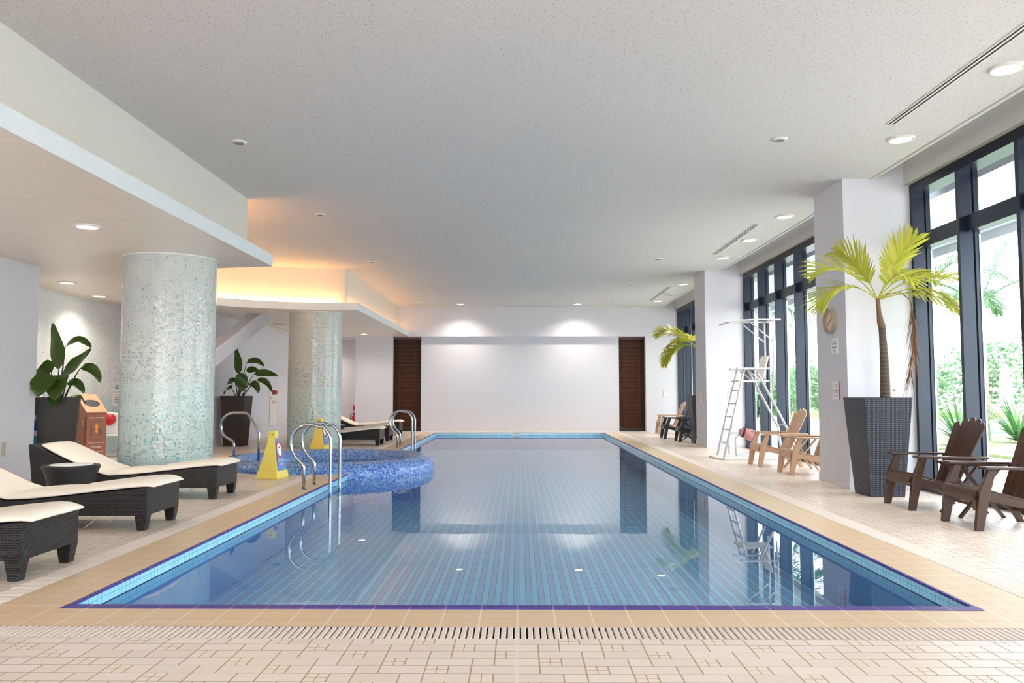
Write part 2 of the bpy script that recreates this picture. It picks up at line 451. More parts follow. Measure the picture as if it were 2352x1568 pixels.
M = dict(
    wall=mat('white_plaster', (214, 212, 217), 0.7),
    wallgray=mat('pale_grey_wall', (214, 215, 222), 0.6),
    fascia=mat('white_fascia', (212, 207, 198), 0.55),
    ceil=ceiling_mat(), soffit=soffit_mat(), floor=floor_mat(),
    coping=tilemat('coping_tiles', 0.2, 0.1333, 0.0085, [(228, 199, 162), (218, 188, 150)], (184, 150, 118), 0.4, groutx=(238, 222, 200), gwy=0.004),
    nosing=tilemat('purple_nosing', 0.2, 5.0, 0.008, [(66, 44, 150), (58, 36, 128)], (150, 120, 150), 0.42, gwy=0.0001),
    poolfloor=tilemat('pool_floor_tiles', 0.052, 0.05, 0.004, [(150, 216, 247), (154, 182, 232)], (110, 150, 196), 0.3, groutx=(30, 50, 72), stripe=True),
    slat=mat('pale_drain_slats', (228, 213, 202), 0.5),
    trench=mat('dark_trench', (30, 28, 28), 0.9),
    steeltrim=mat('metal_edge', (176, 170, 164), 0.65, 0.2),
    water=water_mat('pool_water'), spawater=water_mat('spa_water', 0.06, 3.0),
    chrome=mat('polished_steel', (178, 180, 184), 0.2, 1.0),
    glass=pane_mat(),
    black=mat('black_window_metal', (19, 31, 48), 0.3, 0.2),
    alum=mat('bright_aluminium', (210, 212, 216), 0.25, 0.9),
    wicker=wicker_mat('dark_wicker', (10, 8, 8), (32, 28, 31)),
    wickerpot=wicker_mat('black_wicker', (18, 19, 25), (62, 67, 86), 0.016, 0.022, 0.0),
    darkpot=mat('smooth_dark_planter', (44, 34, 28), 0.5),
    cushion=mat('cream_cushion', (246, 234, 216), 0.85, bump=0.4, nscale=9),
    brown=mat('brown_resin', (74, 48, 35), 0.34, noise=0.12, nscale=20),
    tan=mat('tan_resin', (188, 152, 122), 0.36),
    darkresin=mat('charcoal_resin', (38, 35, 36), 0.36),
    soil=mat('potting_soil', (52, 40, 30), 0.95, noise=0.3, nscale=60),
    strel=leaf_mat('strelitzia_leaf', (46, 70, 22), (68, 96, 30), 0.35, 0.22),
    stalk=mat('leaf_stalk', (62, 66, 34), 0.5),
    palmleaf=leaf_mat('yellow_green_palm', (176, 186, 62), (216, 206, 104), 0.4, 0.4),
    deadleaf=leaf_mat('dry_brown_frond', (150, 112, 82), (112, 80, 56), 0.7, 0.2),
    trunk=None,
    white=mat('white_paint', (240, 240, 240), 0.4),
    offwhite=mat('offwhite_plastic', (226, 222, 216), 0.5),
    yellow=mat('yellow_plastic', (238, 213, 98), 0.4),
    blue=mat('blue_sign', (96, 136, 206), 0.5),
    red=mat('red_plastic', (196, 34, 36), 0.4),
    darkred=mat('dark_red_plastic', (120, 20, 26), 0.4),
    signred=mat('red_ink', (200, 60, 70), 0.6),
    ink=mat('grey_ink', (96, 92, 96), 0.7),
    pink=mat('faded_pink_foam', (188, 130, 130), 0.6),
    strap=mat('black_strap', (24, 22, 22), 0.7),
    boxbrown=mat('brown_box_panel', (150, 92, 66), 0.5),
    boxtop=mat('tan_box_top', (214, 158, 116), 0.45),
    boxdoor=wood_mat('orange_wood_door', (150, 74, 26), (128, 58, 18)),
    orange=mat('orange_ink', (232, 150, 60), 0.6),
    blackplastic=mat('black_plastic', (20, 20, 20), 0.5),
    blind=mat('dark_brown_blind', (96, 58, 42), 0.45, noise=0.15, nscale=30),
    blindframe=mat('dark_frame', (34, 26, 24), 0.5),
    lens=mat('lit_lens', (255, 250, 240), 0.5, emit=(255, 244, 226), estr=7.0),
    lampring=mat('white_lamp_ring', (222, 214, 205), 0.5),
    cove=mat('warm_cove_strip', (255, 220, 160), 0.5, emit=(255, 196, 122), estr=23.0),
    grille=mat('grey_grille', (150, 148, 144), 0.6),
    slot=mat('slot_shadow', (26, 24, 24), 0.8),
    clockface=mat('cream_clock_face', (234, 206, 178), 0.5),
    clockrim=mat('beige_clock_rim', (168, 152, 132), 0.45),
    plategrey=mat('warm_grey_plate', (186, 176, 164), 0.5),
    paper=mat('white_paper', (238, 236, 238), 0.7),
    bluecloth=mat('blue_towel', (30, 74, 170), 0.9),
    tealbin=mat('teal_bin', (70, 150, 180), 0.6),
    canvas=mat('white_canvas', (236, 236, 234), 0.9),
    patio=mat('pale_paving', (214, 212, 206), 0.8, noise=0.06, nscale=3),
    lawn=mat('mown_lawn', (150, 166, 112), 0.95, noise=0.25, nscale=6),
    outpool=mat('turquoise_pool', (110, 200, 222), 0.06),
    bush=leaf_mat('bush_leaf', (58, 98, 60), (98, 134, 84), 0.5, 0.3),
    bushpale=leaf_mat('pale_bush_leaf', (120, 150, 104), (150, 172, 124), 0.5, 0.3),
    agave=leaf_mat('sword_leaf', (60, 108, 60), (100, 142, 84), 0.4, 0.25),
    outpalm=leaf_mat('garden_palm_leaf', (54, 94, 64), (94, 126, 80), 0.45, 0.35),
    bark=mat('grey_bark', (150, 138, 120), 0.9, noise=0.3, nscale=12),
    extpost=mat('blue_grey_post', (90, 110, 130), 0.5),
)
def trunk_mat():
    m, nt, b = newmat('ringed_trunk'); N = NT(nt)
    x, y, z = N.uv('Object')
    n = N.noise(N.comb(x, y, N.m('MULTIPLY', z, 12.0)), 9.0, 4)
    ring = N.rng(N.m('SINE', N.m('MULTIPLY', z, 130.0)), 0.5, 1.0, 0, 0.35)
    c = N.mix(n, s2l((50, 40, 34)), s2l((116, 100, 86)))
    nt.links.new(N.mix(ring, c, s2l((140, 126, 112))), b.inputs['Base Color']); b.inputs['Roughness'].default_value = 0.85
    N.bump(ring, 0.4, 0.004, b)
    return m
def poolwall_mat():
    m, nt, b = newmat('pool_wall_tiles'); N = NT(nt)
    u, v, _ = N.uv()
    gu = N.grout(N.m('DIVIDE', u, 0.05), 0.03); gv = N.grout(N.m('DIVIDE', v, 0.0425), 0.03)
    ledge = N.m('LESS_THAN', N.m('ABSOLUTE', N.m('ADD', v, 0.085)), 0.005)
    rv, _c = N.white(N.comb(N.m('FLOOR', N.m('DIVIDE', u, 0.05)), N.m('FLOOR', N.m('DIVIDE', v, 0.0425)), 1.0))
    c = N.mix(N.m('GREATER_THAN', v, -0.085), s2l((74, 140, 196)), s2l((168, 230, 248)))  # darker blue below the waterline paints in the reflected, submerged look
    hs = nt.nodes.new('ShaderNodeHueSaturation'); nt.links.new(c, hs.inputs['Color']); nt.links.new(N.rng(rv, 0, 1, 0.94, 1.05), hs.inputs['Value'])
    c = N.mix(N.m('MAXIMUM', gu, gv), hs.outputs[0], s2l((74, 124, 166)))
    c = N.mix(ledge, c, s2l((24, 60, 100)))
    nt.links.new(c, b.inputs['Base Color']); b.inputs['Roughness'].default_value = 0.15
    return m
M['poolwall'] = poolwall_mat()
M['trunk'] = trunk_mat()
M['spamosaic'] = mosaic('blue_spa_mosaic', [(9.0, -9.0, (104, 160, 208), (56, 92, 186), 1.7)], (156, 172, 204), 0.025, 0.2, 0.1)
M['colmosaic'] = mosaic('aqua_column_mosaic', [
    (3.0, 1.33, (190, 191, 184), (152, 168, 160), 0.34),
    (1.33, 0.36, (176, 192, 186), (118, 166, 168), 0.32),
    (0.36, -0.1, (158, 188, 189), (90, 150, 168), 0.7)], (208, 209, 202), 0.0262, 0.10, 0.1)
M['wallmosaic'] = mosaic('pale_alcove_mosaic', [
    (3.0, 1.1, (228, 230, 228), (206, 213, 212), 0.32),
    (1.1, -0.1, (200, 222, 228), (168, 204, 214), 0.35)], (212, 216, 216), 0.0262, 0.09, 0.12)

# ---------------------------------------------------------------- room shell
CZ = 3.95                         # main ceiling
XL, XR, Y0, Y1 = -2.55, 2.55, 4.58, 24.35   # pool opening
SPA = Vector((-3.22, 13.55, 0)); SPR = 1.78
YB = -7.0                         # unseen window wall behind the camera, added for daylight fill
YF = 25.42                        # end wall

# floor : deck around the drain strip, with a hole for the tub
CO, GR = 0.40, 0.195              # coping and drain widths
gx0, gx1, gy0, gy1 = XL - CO - GR, XR + CO + GR, Y0 - CO - GR, Y1 + 0.40
f = MB()
f.face([(-9, YB, 0), (5.4, YB, 0), (5.4, gy0, 0), (-9, gy0, 0)])
f.face([(gx1, gy0, 0), (5.4, gy0, 0), (5.4, 27.5, 0), (gx1, 27.5, 0)])
f.face([(gx0, gy1, 0), (gx1, gy1, 0), (gx1, 27.5, 0), (gx0, 27.5, 0)])
# left deck, cut round the spa
rc = 1.66
dx = gx0 - SPA.x
dy = sqrt(rc*rc - dx*dx)
n = 40
# near and far rectangles, the rest as strips either side of the arc
n = 40
f.face([(-9, gy0, 0), (gx0, gy0, 0), (gx0, SPA.y - rc, 0), (-9, SPA.y - rc, 0)])
f.face([(-9, SPA.y + rc, 0), (gx0, SPA.y + rc, 0), (gx0, 27.5, 0), (-9, 27.5, 0)])
for k in range(n):
    y0 = SPA.y - rc + 2*rc*k/n; y1 = SPA.y - rc + 2*rc*(k+1)/n
    def hw(y): return sqrt(max(0, rc*rc - (y-SPA.y)**2))
    f.face([(-9, y0, 0), (SPA.x - hw(y0), y0, 0), (SPA.x - hw(y1), y1, 0), (-9, y1, 0)])
    a, b_ = min(gx0, SPA.x + hw(y0)), min(gx0, SPA.x + hw(y1))
    if a < gx0 or b_ < gx0:
        f.face([(a, y0, 0), (gx0, y0, 0), (gx0, y1, 0), (b_, y1, 0)])
struct(f.build('floor', M['floor'], recalc=False), 'beige tiled pool deck', 'floor')

f = MB(); f.box(-9.2, 5.4, YB - 0.1, 27.6, -0.9, -0.75); f.box(-9.3, -9.2, YB - 0.1, 27.6, -0.9, 0.0); f.box(5.3, 5.4, YB, 27.6, -0.9, -0.045); f.box(-9.2, 5.4, YB - 0.1, YB, -0.9, 0.0); f.box(-9.2, 5.4, 27.5, 27.6, -0.9, 0.0)
struct(f.build('light_block_slab', M['trench']), 'unseen slab added under the deck to block stray light', 'floor')  # added out of sight to stop sky light leaking up through the deck
# main ceiling with the blind pocket along the windows
c = MB()
c.box(-9.2, 4.56, YB, 27.6, CZ, CZ + 0.12)
struct(c.build('ceiling', M['ceil']), 'speckled white main ceiling', 'ceiling')
c = MB(); c.box(4.52, 4.56, YB, 25.3, CZ - 0.012, CZ + 0.3)
struct(c.build('trim_1', M['fascia']), 'thin white edge of the ceiling along the windows', 'trim')
c = MB(); c.box(4.5, 5.5, YB, 27.6, 4.28, 4.4)
struct(c.build('ceiling_pocket', M['wall']), 'recess above the windows', 'ceiling')
c = MB(); c.box(4.93, 5.0, YB, 25.3, 3.86, 4.3)
struct(c.build('trim_2', M['fascia']), 'pale fascia over the black window frames', 'trim')

# pillars along the windows
def pillar(idx, y0, y1, label):
    p = MB(); p.box(4.15, 5.25, y0, y1, 0, 4.3)
    o = p.build('pillar_%d' % idx, M['wall']); struct(o, label, 'pillar')
    b = MB(); b.box(4.135, 5.0, y0 - 0.012, y1 + 0.012, 0, 0.13)
    b.box(4.142, 5.0, y0 - 0.006, y1 + 0.006, 0.345, 0.352)
    b.build('baseboard', M['wall'], o)
PILL = [(2.49, 3.54), (10.12, 11.12), (17.75, 18.80)]
pillar(1, *PILL[0], 'white square pillar beside the camera')
pillar(2, *PILL[1], 'white square pillar carrying the round clock')
pillar(3, *PILL[2], 'white square pillar behind the lifeguard chair')

# window bays
def window(idx, y0, y1, nb, label):
    root = bpy.data.objects.new('window_%d' % idx, None); COL.objects.link(root); root.location = (5.0, y0, 0)
    struct(root, label, 'window')
    L = y1 - y0; st = L / nb
    fr = MB()
    fr.box(0.0, 0.24, 0, L, 0, 0.07); fr.box(0.0, 0.24, 0, L, 3.74, 3.88)
    fr.build('window_frame', M['black'], root)
    for k in range(nb + 1):
        y = min(max(k*st, 0.035), L - 0.035)
        m_ = MB()
        m_.box(0.0, 0.15, y - 0.03, y + 0.03, 0.07, 3.74)
        m_.box(0.165, 0.22, y - 0.042, y + 0.042, 0.07, 3.74)
        m_.box(0.15, 0.165, y - 0.02, y + 0.02, 0.07, 3.74)
        o = m_.build('mullion', M['black'], root)
        al = MB(); al.box(0.205, 0.222, y - 0.052, y - 0.0425, 0.07, 3.0); al.box(0.205, 0.222, y + 0.0425, y + 0.052, 0.07, 3.0)
        al.build('glazing_bead', M['alum'], o)
    for k in range(nb):
        t = MB(); t.box(0.07, 0.22, k*st + 0.03, (k+1)*st - 0.03, 3.03, 3.21)
        t.build('transom', M['black'], root)
        g = MB(); g.face([(0.225, k*st + 0.03, 0.07), (0.225, (k+1)*st - 0.03, 0.07), (0.225, (k+1)*st - 0.03, 3.74), (0.225, k*st + 0.03, 3.74)])
        g.build('pane', M['glass'], root, recalc=False)
    return root
window(1, 3.54, 10.12, 6, 'tall black framed windows behind the brown chairs and palm')
window(2, 11.12, 17.75, 6, 'tall black framed windows behind the lifeguard chair')
window(3, 18.80, 25.20, 6, 'tall black framed windows at the far end of the room')
window(4, YB, 2.49, 8, 'tall black framed windows beside the camera')

# unseen open window frame behind the camera, added to let in fill daylight
bw = MB()
for x in [-9 + 2.4*k for k in range(7)]:
    bw.box(x - 0.05, x + 0.05, YB - 0.1, YB, 0, 4)
bw.box(-9, 5.4, YB - 0.1, YB, 0, 0.1); bw.box(-9, 5.4, YB - 0.1, YB, 3.6, 4.3)
struct(bw.build('window_5', M['black']), 'unseen window wall added behind the camera for daylight fill', 'window')

# left walls
w = MB(); w.box(-7.05, -6.84, YB, 11.24, 0, 3.02)
o = struct(w.build('wall_left', M['wallgray'], bevel=0.03), 'pale grey wall left of the planter', 'wall')
b = MB(); b.box(-6.838, -6.834, YB, 11.22, 0.33, 0.336); b.box(-6.84, -6.832, YB, 11.22, 0.0, 0.1)
b.build('baseboard', M['wallgray'], o)
w = MB(); w.box(-9.2, -9.0, YB, 27.6, 0, 4)
struct(w.build('wall_outer', M['wall']), 'wall closing the left side', 'wall')
w = MB()
w.box(-7.1, -6.92, 15.0, 27.4, 0, 3.02); w.box(-9.0, -7.1, 15.0 + 2.2, 17.4, 0, 3.02)
o = struct(w.build('wall_side', M['wall']), 'white wall carrying the fire alarm panel', 'wall')
b = MB(); b.box(-6.925, -6.908, 15.0, 27.4, 0, 0.13); b.box(-6.925, -6.915, 15.0, 27.4, 0.335, 0.342)
b.build('baseboard', M['wall'], o)
# mosaic alcove
al = MB(); AC = (-3.4, 14.6, 0); AR = 4.88
a0, a1 = radians(180 - 36), radians(180 + 43)
nn = 60
for k in range(nn):
    t0 = a0 + (a1-a0)*k/nn; t1 = a0 + (a1-a0)*(k+1)/nn
    p = (AC[0] + AR*cos(t0), AC[1] + AR*sin(t0)); q = (AC[0] + AR*cos(t1), AC[1] + AR*sin(t1))
    al.face([(q[0], q[1], 0), (p[0], p[1], 0), (p[0], p[1], 3.02), (q[0], q[1], 3.02)],
            [(-AR*t1, 0), (-AR*t0, 0), (-AR*t0, 3.02), (-AR*t1, 3.02)])
struct(al.build('wall_alcove', M['wallmosaic'], recalc=False), 'curved pale mosaic wall of the alcove', 'wall')

# end wall: recessed centre, beam above, flush pieces beside it
w = MB()
w.box(-3.14, 3.17, YF, YF + 0.2, 0, 3.1)
w.box(3.99, 5.6, 25.2, 25.65, 0, 4.3)
w.box(-5.2, -4.03, 25.2, 25.6, 0, 3.1)
w.box(-5.2, 3.99, 25.2, 25.65, 3.0, 4.0)
w.box(-9, -5.2, 25.2, 27.1, 3.0, 4.0); w.box(-9, -5.2, 26.9, 27.1, 0, 3.1); w.box(-5.22, -5.2, 25.6, 26.9, 0, 3.1)
w.box(-4.03, -3.14, YF + 0.16, YF + 0.2, 0, 3.1); w.box(3.17, 3.99, YF + 0.16, YF + 0.2, 0, 3.1)
o = struct(w.build('wall_far', M['wall']), 'white wall at the far end of the pool', 'wall')
b = MB(); b.box(3.99, 4.99, 25.19, 25.2, 0, 0.13); b.box(3.99, 4.99, 25.194, 25.2, 0.335, 0.342); b.build('baseboard', M['wall'], o)

# low soffit on the left with its opening over the spa
OC = Vector((-3.9, 14.2))
arc_pts = [(-3.51, 11.21), (-4.36, 11.37), (-5.2, 11.75), (-5.95, 12.35), (-6.5, 13.1), (-6.75, 14.0), (-6.7, 14.9), (-6.45, 15.75),
           (-6.12, 16.25), (-5.75, 16.55), (-5.3, 16.82), (-4.8, 17.02), (-4.2, 17.13), (-3.51, 17.17)]
def catmull(P, m=6):
    out = []
    for i in range(len(P)-1):
        p0 = P[max(i-1, 0)]; p1 = P[i]; p2 = P[i+1]; p3 = P[min(i+2, len(P)-1)]
        for k in range(m):
            t = k/m
            out.append(tuple(0.5*((2*b_) + (-a+c_)*t + (2*a-5*b_+4*c_-d)*t*t + (-a+3*b_-3*c_+d)*t**3) for a, b_, c_, d in zip(p0, p1, p2, p3)))
    out.append(P[-1]); return out
lip = catmull(arc_pts)
def inset(P, d):
    out = []
    for i, p in enumerate(P):
        a = Vector(P[max(i-1, 0)]); b_ = Vector(P[min(i+1, len(P)-1)])
        t = (b_ - a).normalized(); nrm = Vector((-t.y, t.x))
        out.append((p[0] + nrm.x*d, p[1] + nrm.y*d))
    return out
# the outward side of the opening lies left of the path when walking near -> left -> far, so inset is negative x there
up = inset(lip, -0.02)
up[0] = (-3.85, 11.11); up[-1] = (-3.84, 17.45)
up = [(-3.85, 11.11)] + [(p[0], p[1]) for p in inset(lip, 0.0)[2:-2]] + [(-3.84, 17.45)]
upper = []
for p in catmull(arc_pts):
    v = Vector((p[0] - OC.x, p[1] - OC.y)); L = v.length
    upper.append((OC.x + v.x*(L+0.28)/L, OC.y + v.y*(L+0.28)/L))
upper = [(-3.85, 11.11)] + [p for p in upper if p[0] < -4.15] + [(-3.84, 17.45)]
s = MB()
def soff_poly(path, xedge, z0, z1, mb, edge=None):
    poly = [(xedge, YB)] + path + [(xedge, 25.2)]
    bm = bmesh.new()
    full = poly + [(-9.0, 25.2), (-9.0, YB)]
    vs = [bm.verts.new((p[0], p[1], z0)) for p in full]
    es = [bm.edges.new((vs[i], vs[(i+1) % len(vs)])) for i in range(len(vs))]
    res = bmesh.ops.triangle_fill(bm, edges=es, use_beauty=True)
    fs = [g for g in res['geom'] if isinstance(g, bmesh.types.BMFace)]
    for fc in fs:
        pts = [v.co.copy() for v in fc.verts]
        mb.face([(p.x, p.y, z0) for p in pts]); mb.face([(p.x, p.y, z1) for p in reversed(pts)])
    bm.free()
    eb = edge or mb
    for i in range(len(poly)-1):
        a, b_ = poly[i], poly[i+1]
        eb.face([(a[0], a[1], z0), (b_[0], b_[1], z0), (b_[0], b_[1], z1), (a[0], a[1], z1)])
ed = MB()
soff_poly(lip, -3.51, 3.0, 3.165, s, ed)
so = struct(s.build('soffit', M['soffit']), 'low white soffit with a curved opening over the spa', 'ceiling')
ed.build('soffit_edge', mat('cool_white_edge', (220, 224, 224), 0.5), so)
s = MB(); soff_poly(upper, -3.85, 3.165, 3.97, s)
struct(s.build('soffit_upstand', M['fascia']), 'white upstand between soffit and main ceiling', 'wall')
# warm light strip lying in the cove
cv = MB()
pts = [(OC.x + (p[0]-OC.x)*1.06, OC.y + (p[1]-OC.y)*1.06, 3.180) for p in lip if p[0] < -3.95]
cv.tube(pts, 0.013, 6)
cv2 = MB(); cv2.tube([(-3.72, 17.6, 3.178), (-3.72, 25.1, 3.178)], 0.012, 6)
tag(cv2.build('cove_light', mat('dim_warm_strip', (255, 220, 170), 0.5, emit=(255, 196, 128), estr=8.0)), 'dimmer warm light strip on the soffit edge running to the end wall', 'light')
tag(cv.build('cove_light', M['cove']), 'warm glowing light strip in the cove over the spa', 'light')

# slanted brace behind the first column
br = MB(); br.bar((-7.0, 15.0, 0.95), (-5.98, 18.5, 3.05), 0.36, 0.30, up=(1, 0, 0))
struct(br.build('slanted_brace', M['wall'], bevel=0.02), 'white slanted beam behind the far planter', 'beam')

# mosaic columns
def column(cx, cy, label):
    m_ = MB(); m_.lathe([(0.585, 0.0), (0.585, 3.0)], 72, uvr=0.585)
    o = m_.build('mosaic_column', M['colmosaic'], smooth=True); o.location = (cx, cy, 0)
    struct(o, label, 'column')
    r = MB(); r.lathe([(0.585, 2.985), (0.597, 2.985), (0.597, 3.0)], 72); r.build('collar', M['offwhite'], o)
column(-4.70, 10.62, 'large mosaic column behind the left loungers')
column(-4.60, 17.88, 'mosaic column beyond the spa')

# ---------------------------------------------------------------- swimming pool
pool = thing('swimming_pool', 'long rectangular pool with purple edge and blue striped floor', 'pool', (0, Y0, 0))
PY = Y1 - Y0; PD = -0.50
def pf(mb, pts, uv): mb.face(pts, uv)
b = MB(); b.face([(XL, 0, PD), (XR, 0, PD), (XR, PY, PD), (XL, PY, PD)], [(XL, 0), (XR, 0), (XR, PY), (XL, PY)])
b.build('pool_floor', M['poolfloor'], pool, recalc=False)
b = MB(); b.box(-0.014, 0.006, 0.0, PY, PD, PD + 0.003)
b.build('floor_joint', mat('pale_joint', (150, 205, 225), 0.5), pool)
for (p, q) in (((XL, 0), (XL, PY)), ((XL, PY), (XR, PY)), ((XR, PY), (XR, 0)), ((XR, 0), (XL, 0))):
    L = math.dist(p, q)
    b = MB(); b.face([(p[0], p[1], PD), (q[0], q[1], PD), (q[0], q[1], 0.0), (p[0], p[1], 0.0)], [(0, PD), (L, PD), (L, 0), (0, 0)])
    b.build('pool_wall', M['poolwall'], pool, recalc=False)
WZ = -0.085
b = MB(); b.face([(XL, 0, WZ), (XR, 0, WZ), (XR, PY, WZ), (XL, PY, WZ)])
b.build('water', M['water'], pool, recalc=False)
# strips round the edge, mitred at the corners (skipped where the spa stands)
def seg(side, w0, w1, z, mb, t0=None, t1=None, thick=0.0):
    X0, X1, A0, A1 = XL - w0, XR + w0, -w0, PY + w0
    x0, x1, B0, B1 = XL - w1, XR + w1, -w1, PY + w1
    if side == 'near': i = [(X0, A0), (X1, A0)]; o_ = [(x0, B0), (x1, B0)]; ax = 0
    if side == 'far': i = [(X0, A1), (X1, A1)]; o_ = [(x0, B1), (x1, B1)]; ax = 0
    if side == 'right': i = [(X1, A0), (X1, A1)]; o_ = [(x1, B0), (x1, B1)]; ax = 1
    if side == 'left': i = [(X0, A0), (X0, A1)]; o_ = [(x0, B0), (x0, B1)]; ax = 1
    i = [list(p) for p in i]; o_ = [list(p) for p in o_]
    if t0 is not None: i[0][1] = o_[0][1] = t0
    if t1 is not None: i[1][1] = o_[1][1] = t1
    pts = [(*i[0], z), (*i[1], z), (*o_[1], z), (*o_[0], z)]
    uv = [(i[0][ax] + 0.012, w0), (i[1][ax] + 0.012, w0), (o_[1][ax] + 0.012, w1), (o_[0][ax] + 0.012, w1)]
    if side in ('near', 'left'):
        pass
    mb.face(pts, uv)
    if thick:
        lo = [(*i[0], z - thick), (*i[1], z - thick)]
        mb.face([lo[0], lo[1], pts[1], pts[0]], [uv[0], uv[1], uv[1], uv[0]])
        lo = [(*o_[0], z - thick), (*o_[1], z - thick)]
        mb.face([lo[0], lo[1], pts[2], pts[3]], [uv[3], uv[2], uv[2], uv[3]])
def spa_y(x, r):
    return sqrt(max(0.0, r*r - (x - SPA.x)**2))
ly0 = SPA.y - Y0 - spa_y(XL - 0.2, 1.60); ly1 = SPA.y - Y0 + spa_y(XL - 0.2, 1.60)
runs = [('near', None, None), ('far', None, None), ('right', None, None), ('left', None, ly0), ('left', ly1, None)]
for side, t0, t1 in runs:
    m_ = MB(); seg(side, 0.017, CO, 0.002, m_, t0, t1, thick=0.1); m_.build('coping', M['coping'], pool)
    m_ = MB()
    if side == 'near':
        xa, xb = XL - 0.018, XR + 0.018
        m_.face([(xa, 0.01, 0.006), (xb, 0.01, 0.006), (xb, -0.07, 0.006), (xa, -0.07, 0.006)], [(xa + 0.012, 0), (xb + 0.012, 0), (xb + 0.012, 0.08), (xa + 0.012, 0.08)])
        m_.face([(xa, 0.01, -0.03), (xb, 0.01, -0.03), (xb, 0.01, 0.006), (xa, 0.01, 0.006)], [(xa + 0.012, 0.01), (xb + 0.012, 0.01), (xb + 0.012, 0.03), (xa + 0.012, 0.03)])
        m_.face([(xa, -0.07, -0.03), (xb, -0.07, -0.03), (xb, -0.07, 0.006), (xa, -0.07, 0.006)], [(xa + 0.012, 0.01), (xb + 0.012, 0.01), (xb + 0.012, 0.03), (xa + 0.012, 0.03)])
    else:
        seg(side, -0.006, 0.014, 0.005, m_, t0, t1, thick=0.016)
    m_.build('nosing', M['nosing'], pool)
# drain trench with slats
def drain(side, t0=None, t1=None):
    m_ = MB(); seg(side, CO, CO + GR, -0.10, m_, t0, t1, thick=0.0); seg(side, CO, CO + 0.001, -0.003, m_, t0, t1, thick=0.097); seg(side, CO + GR - 0.001, CO + GR, -0.003, m_, t0, t1, thick=0.097)
    tr = m_.build('trench', M['trench'], pool)
    rim = MB(); seg(side, CO, CO + 0.004, 0.001, rim, t0, t1, thick=0.003); seg(side, CO + GR - (0.004 if side == 'near' else 0.012), CO + GR, 0.001, rim, t0, t1, thick=0.003)
    rim.build('drain_edge', M['steeltrim'], pool)
    sl = MB(); pitch = 0.0335; wid = 0.0255
    if side == 'near':
        a = XL - CO - GR; e = XR + CO + GR; y1 = -CO - 0.006; y0 = -CO - GR + 0.006
        k = a + 0.004
        while k + wid < e:
            sl.prism([(k, -0.03), (k + wid, -0.03), (k + wid, -0.002), (k + wid - 0.004, 0.003), (k + 0.004, 0.003), (k, -0.002)], 'y', y0, y1)
            k += pitch
    else:
        a = t0 if t0 is not None else -CO
        e = t1 if t1 is not None else PY + CO
        s_ = 1 if side == 'right' else -1
        x0 = (XR if s_ > 0 else XL) + s_*(CO + 0.006); x1 = (XR if s_ > 0 else XL) + s_*(CO + GR - 0.006)
        k = a + 0.004
        while k + wid < e:
            sl.prism([(k, -0.03), (k + wid, -0.03), (k + wid, -0.002), (k + wid - 0.004, 0.003), (k + 0.004, 0.003), (k, -0.002)], 'x', min(x0, x1), max(x0, x1))
            k += pitch
    sl.build('drain_grating', M['slat'], pool)
drain('near'); drain('right'); drain('left', None, ly0); drain('left', ly1, None)
b = MB()
b.box(XL + 2.35, XL + 2.55, PY - 0.004, PY - 0.001, -0.1, -0.02); b.build('depth_plate', M['offwhite'], pool)

# ---------------------------------------------------------------- spa tub
spa = thing('spa_tub', 'round blue mosaic spa tub overhanging the left pool edge', 'spa', tuple(SPA))
prof = [(1.60, -0.499), (1.62, -0.45), (1.68, -0.34), (1.75, -0.22), (1.775, -0.12), (1.78, 0.0), (1.765, 0.06), (1.72, 0.115), (1.64, 0.15), (1.54, 0.16),
        (1.45, 0.145), (1.385, 0.10), (1.35, 0.04), (1.335, -0.05), (1.33, -0.3), (1.30, -0.48)]
m_ = MB(); m_.lathe(prof, 96, uvr=1.7); m_.build('rim', M['spamosaic'], spa, smooth=True)
m_ = MB(); m_.lathe([(1.30, -0.48), (0.01, -0.48)], 64, uvr=1.3); m_.build('tub_floor', M['spamosaic'], spa)
m_ = MB(); m_.lathe([(1.345, -0.02), (0.9, -0.02), (0.45, -0.02), (0.005, -0.02)], 64); m_.build('water', M['spawater'], spa)

# ---------------------------------------------------------------- hand rails
def arc2(c, r, a0, a1, n=10):
    return [(c[0] + r*cos(a0 + (a1-a0)*k/n), c[1] + r*sin(a0 + (a1-a0)*k/n)) for k in range(n+1)]
def pool_rail(name, y, label, group, step):
    t = thing(name, label, 'handrail', (-2.70, y, 0), 0, group)
    path = [(0.0, 0.0), (0.0, 0.27)] + [(-0.012, 0.31), (-0.045, 0.345), (-0.10, 0.40), (-0.145, 0.47)] + \
           arc2((0.065, 0.575), 0.235, radians(192), radians(60), 12) + arc2((0.06, 0.57), 0.275, radians(52), radians(4), 6) + [(0.335, 0.45), (0.335, 0.0), (0.335, -0.33)]
    m_ = MB(); m_.tube([(x, 0, z) for x, z in path], 0.021, 12); m_.build('rail', M['chrome'], t, smooth=True)
    for x in (0.0,):
        fl = MB(); fl.lathe([(0.021, 0.012), (0.036, 0.010), (0.04, 0.0)], 16, (x, 0, 0.001)); fl.build('floor_flange', M['chrome'], t, smooth=True)
    return t
pool_rail('pool_handrail', 10.03, 'nearer chrome rail of the pool ladder before the spa', 'pool ladder rails before the spa', True)
pool_rail('pool_handrail', 10.55, 'farther chrome rail of the pool ladder before the spa', 'pool ladder rails before the spa', True)
pool_rail('pool_handrail', 17.66, 'nearer chrome rail of the pool ladder beyond the spa', 'pool ladder rails beyond the spa', False)
pool_rail('pool_handrail', 18.12, 'farther chrome rail of the pool ladder beyond the spa', 'pool ladder rails beyond the spa', False)
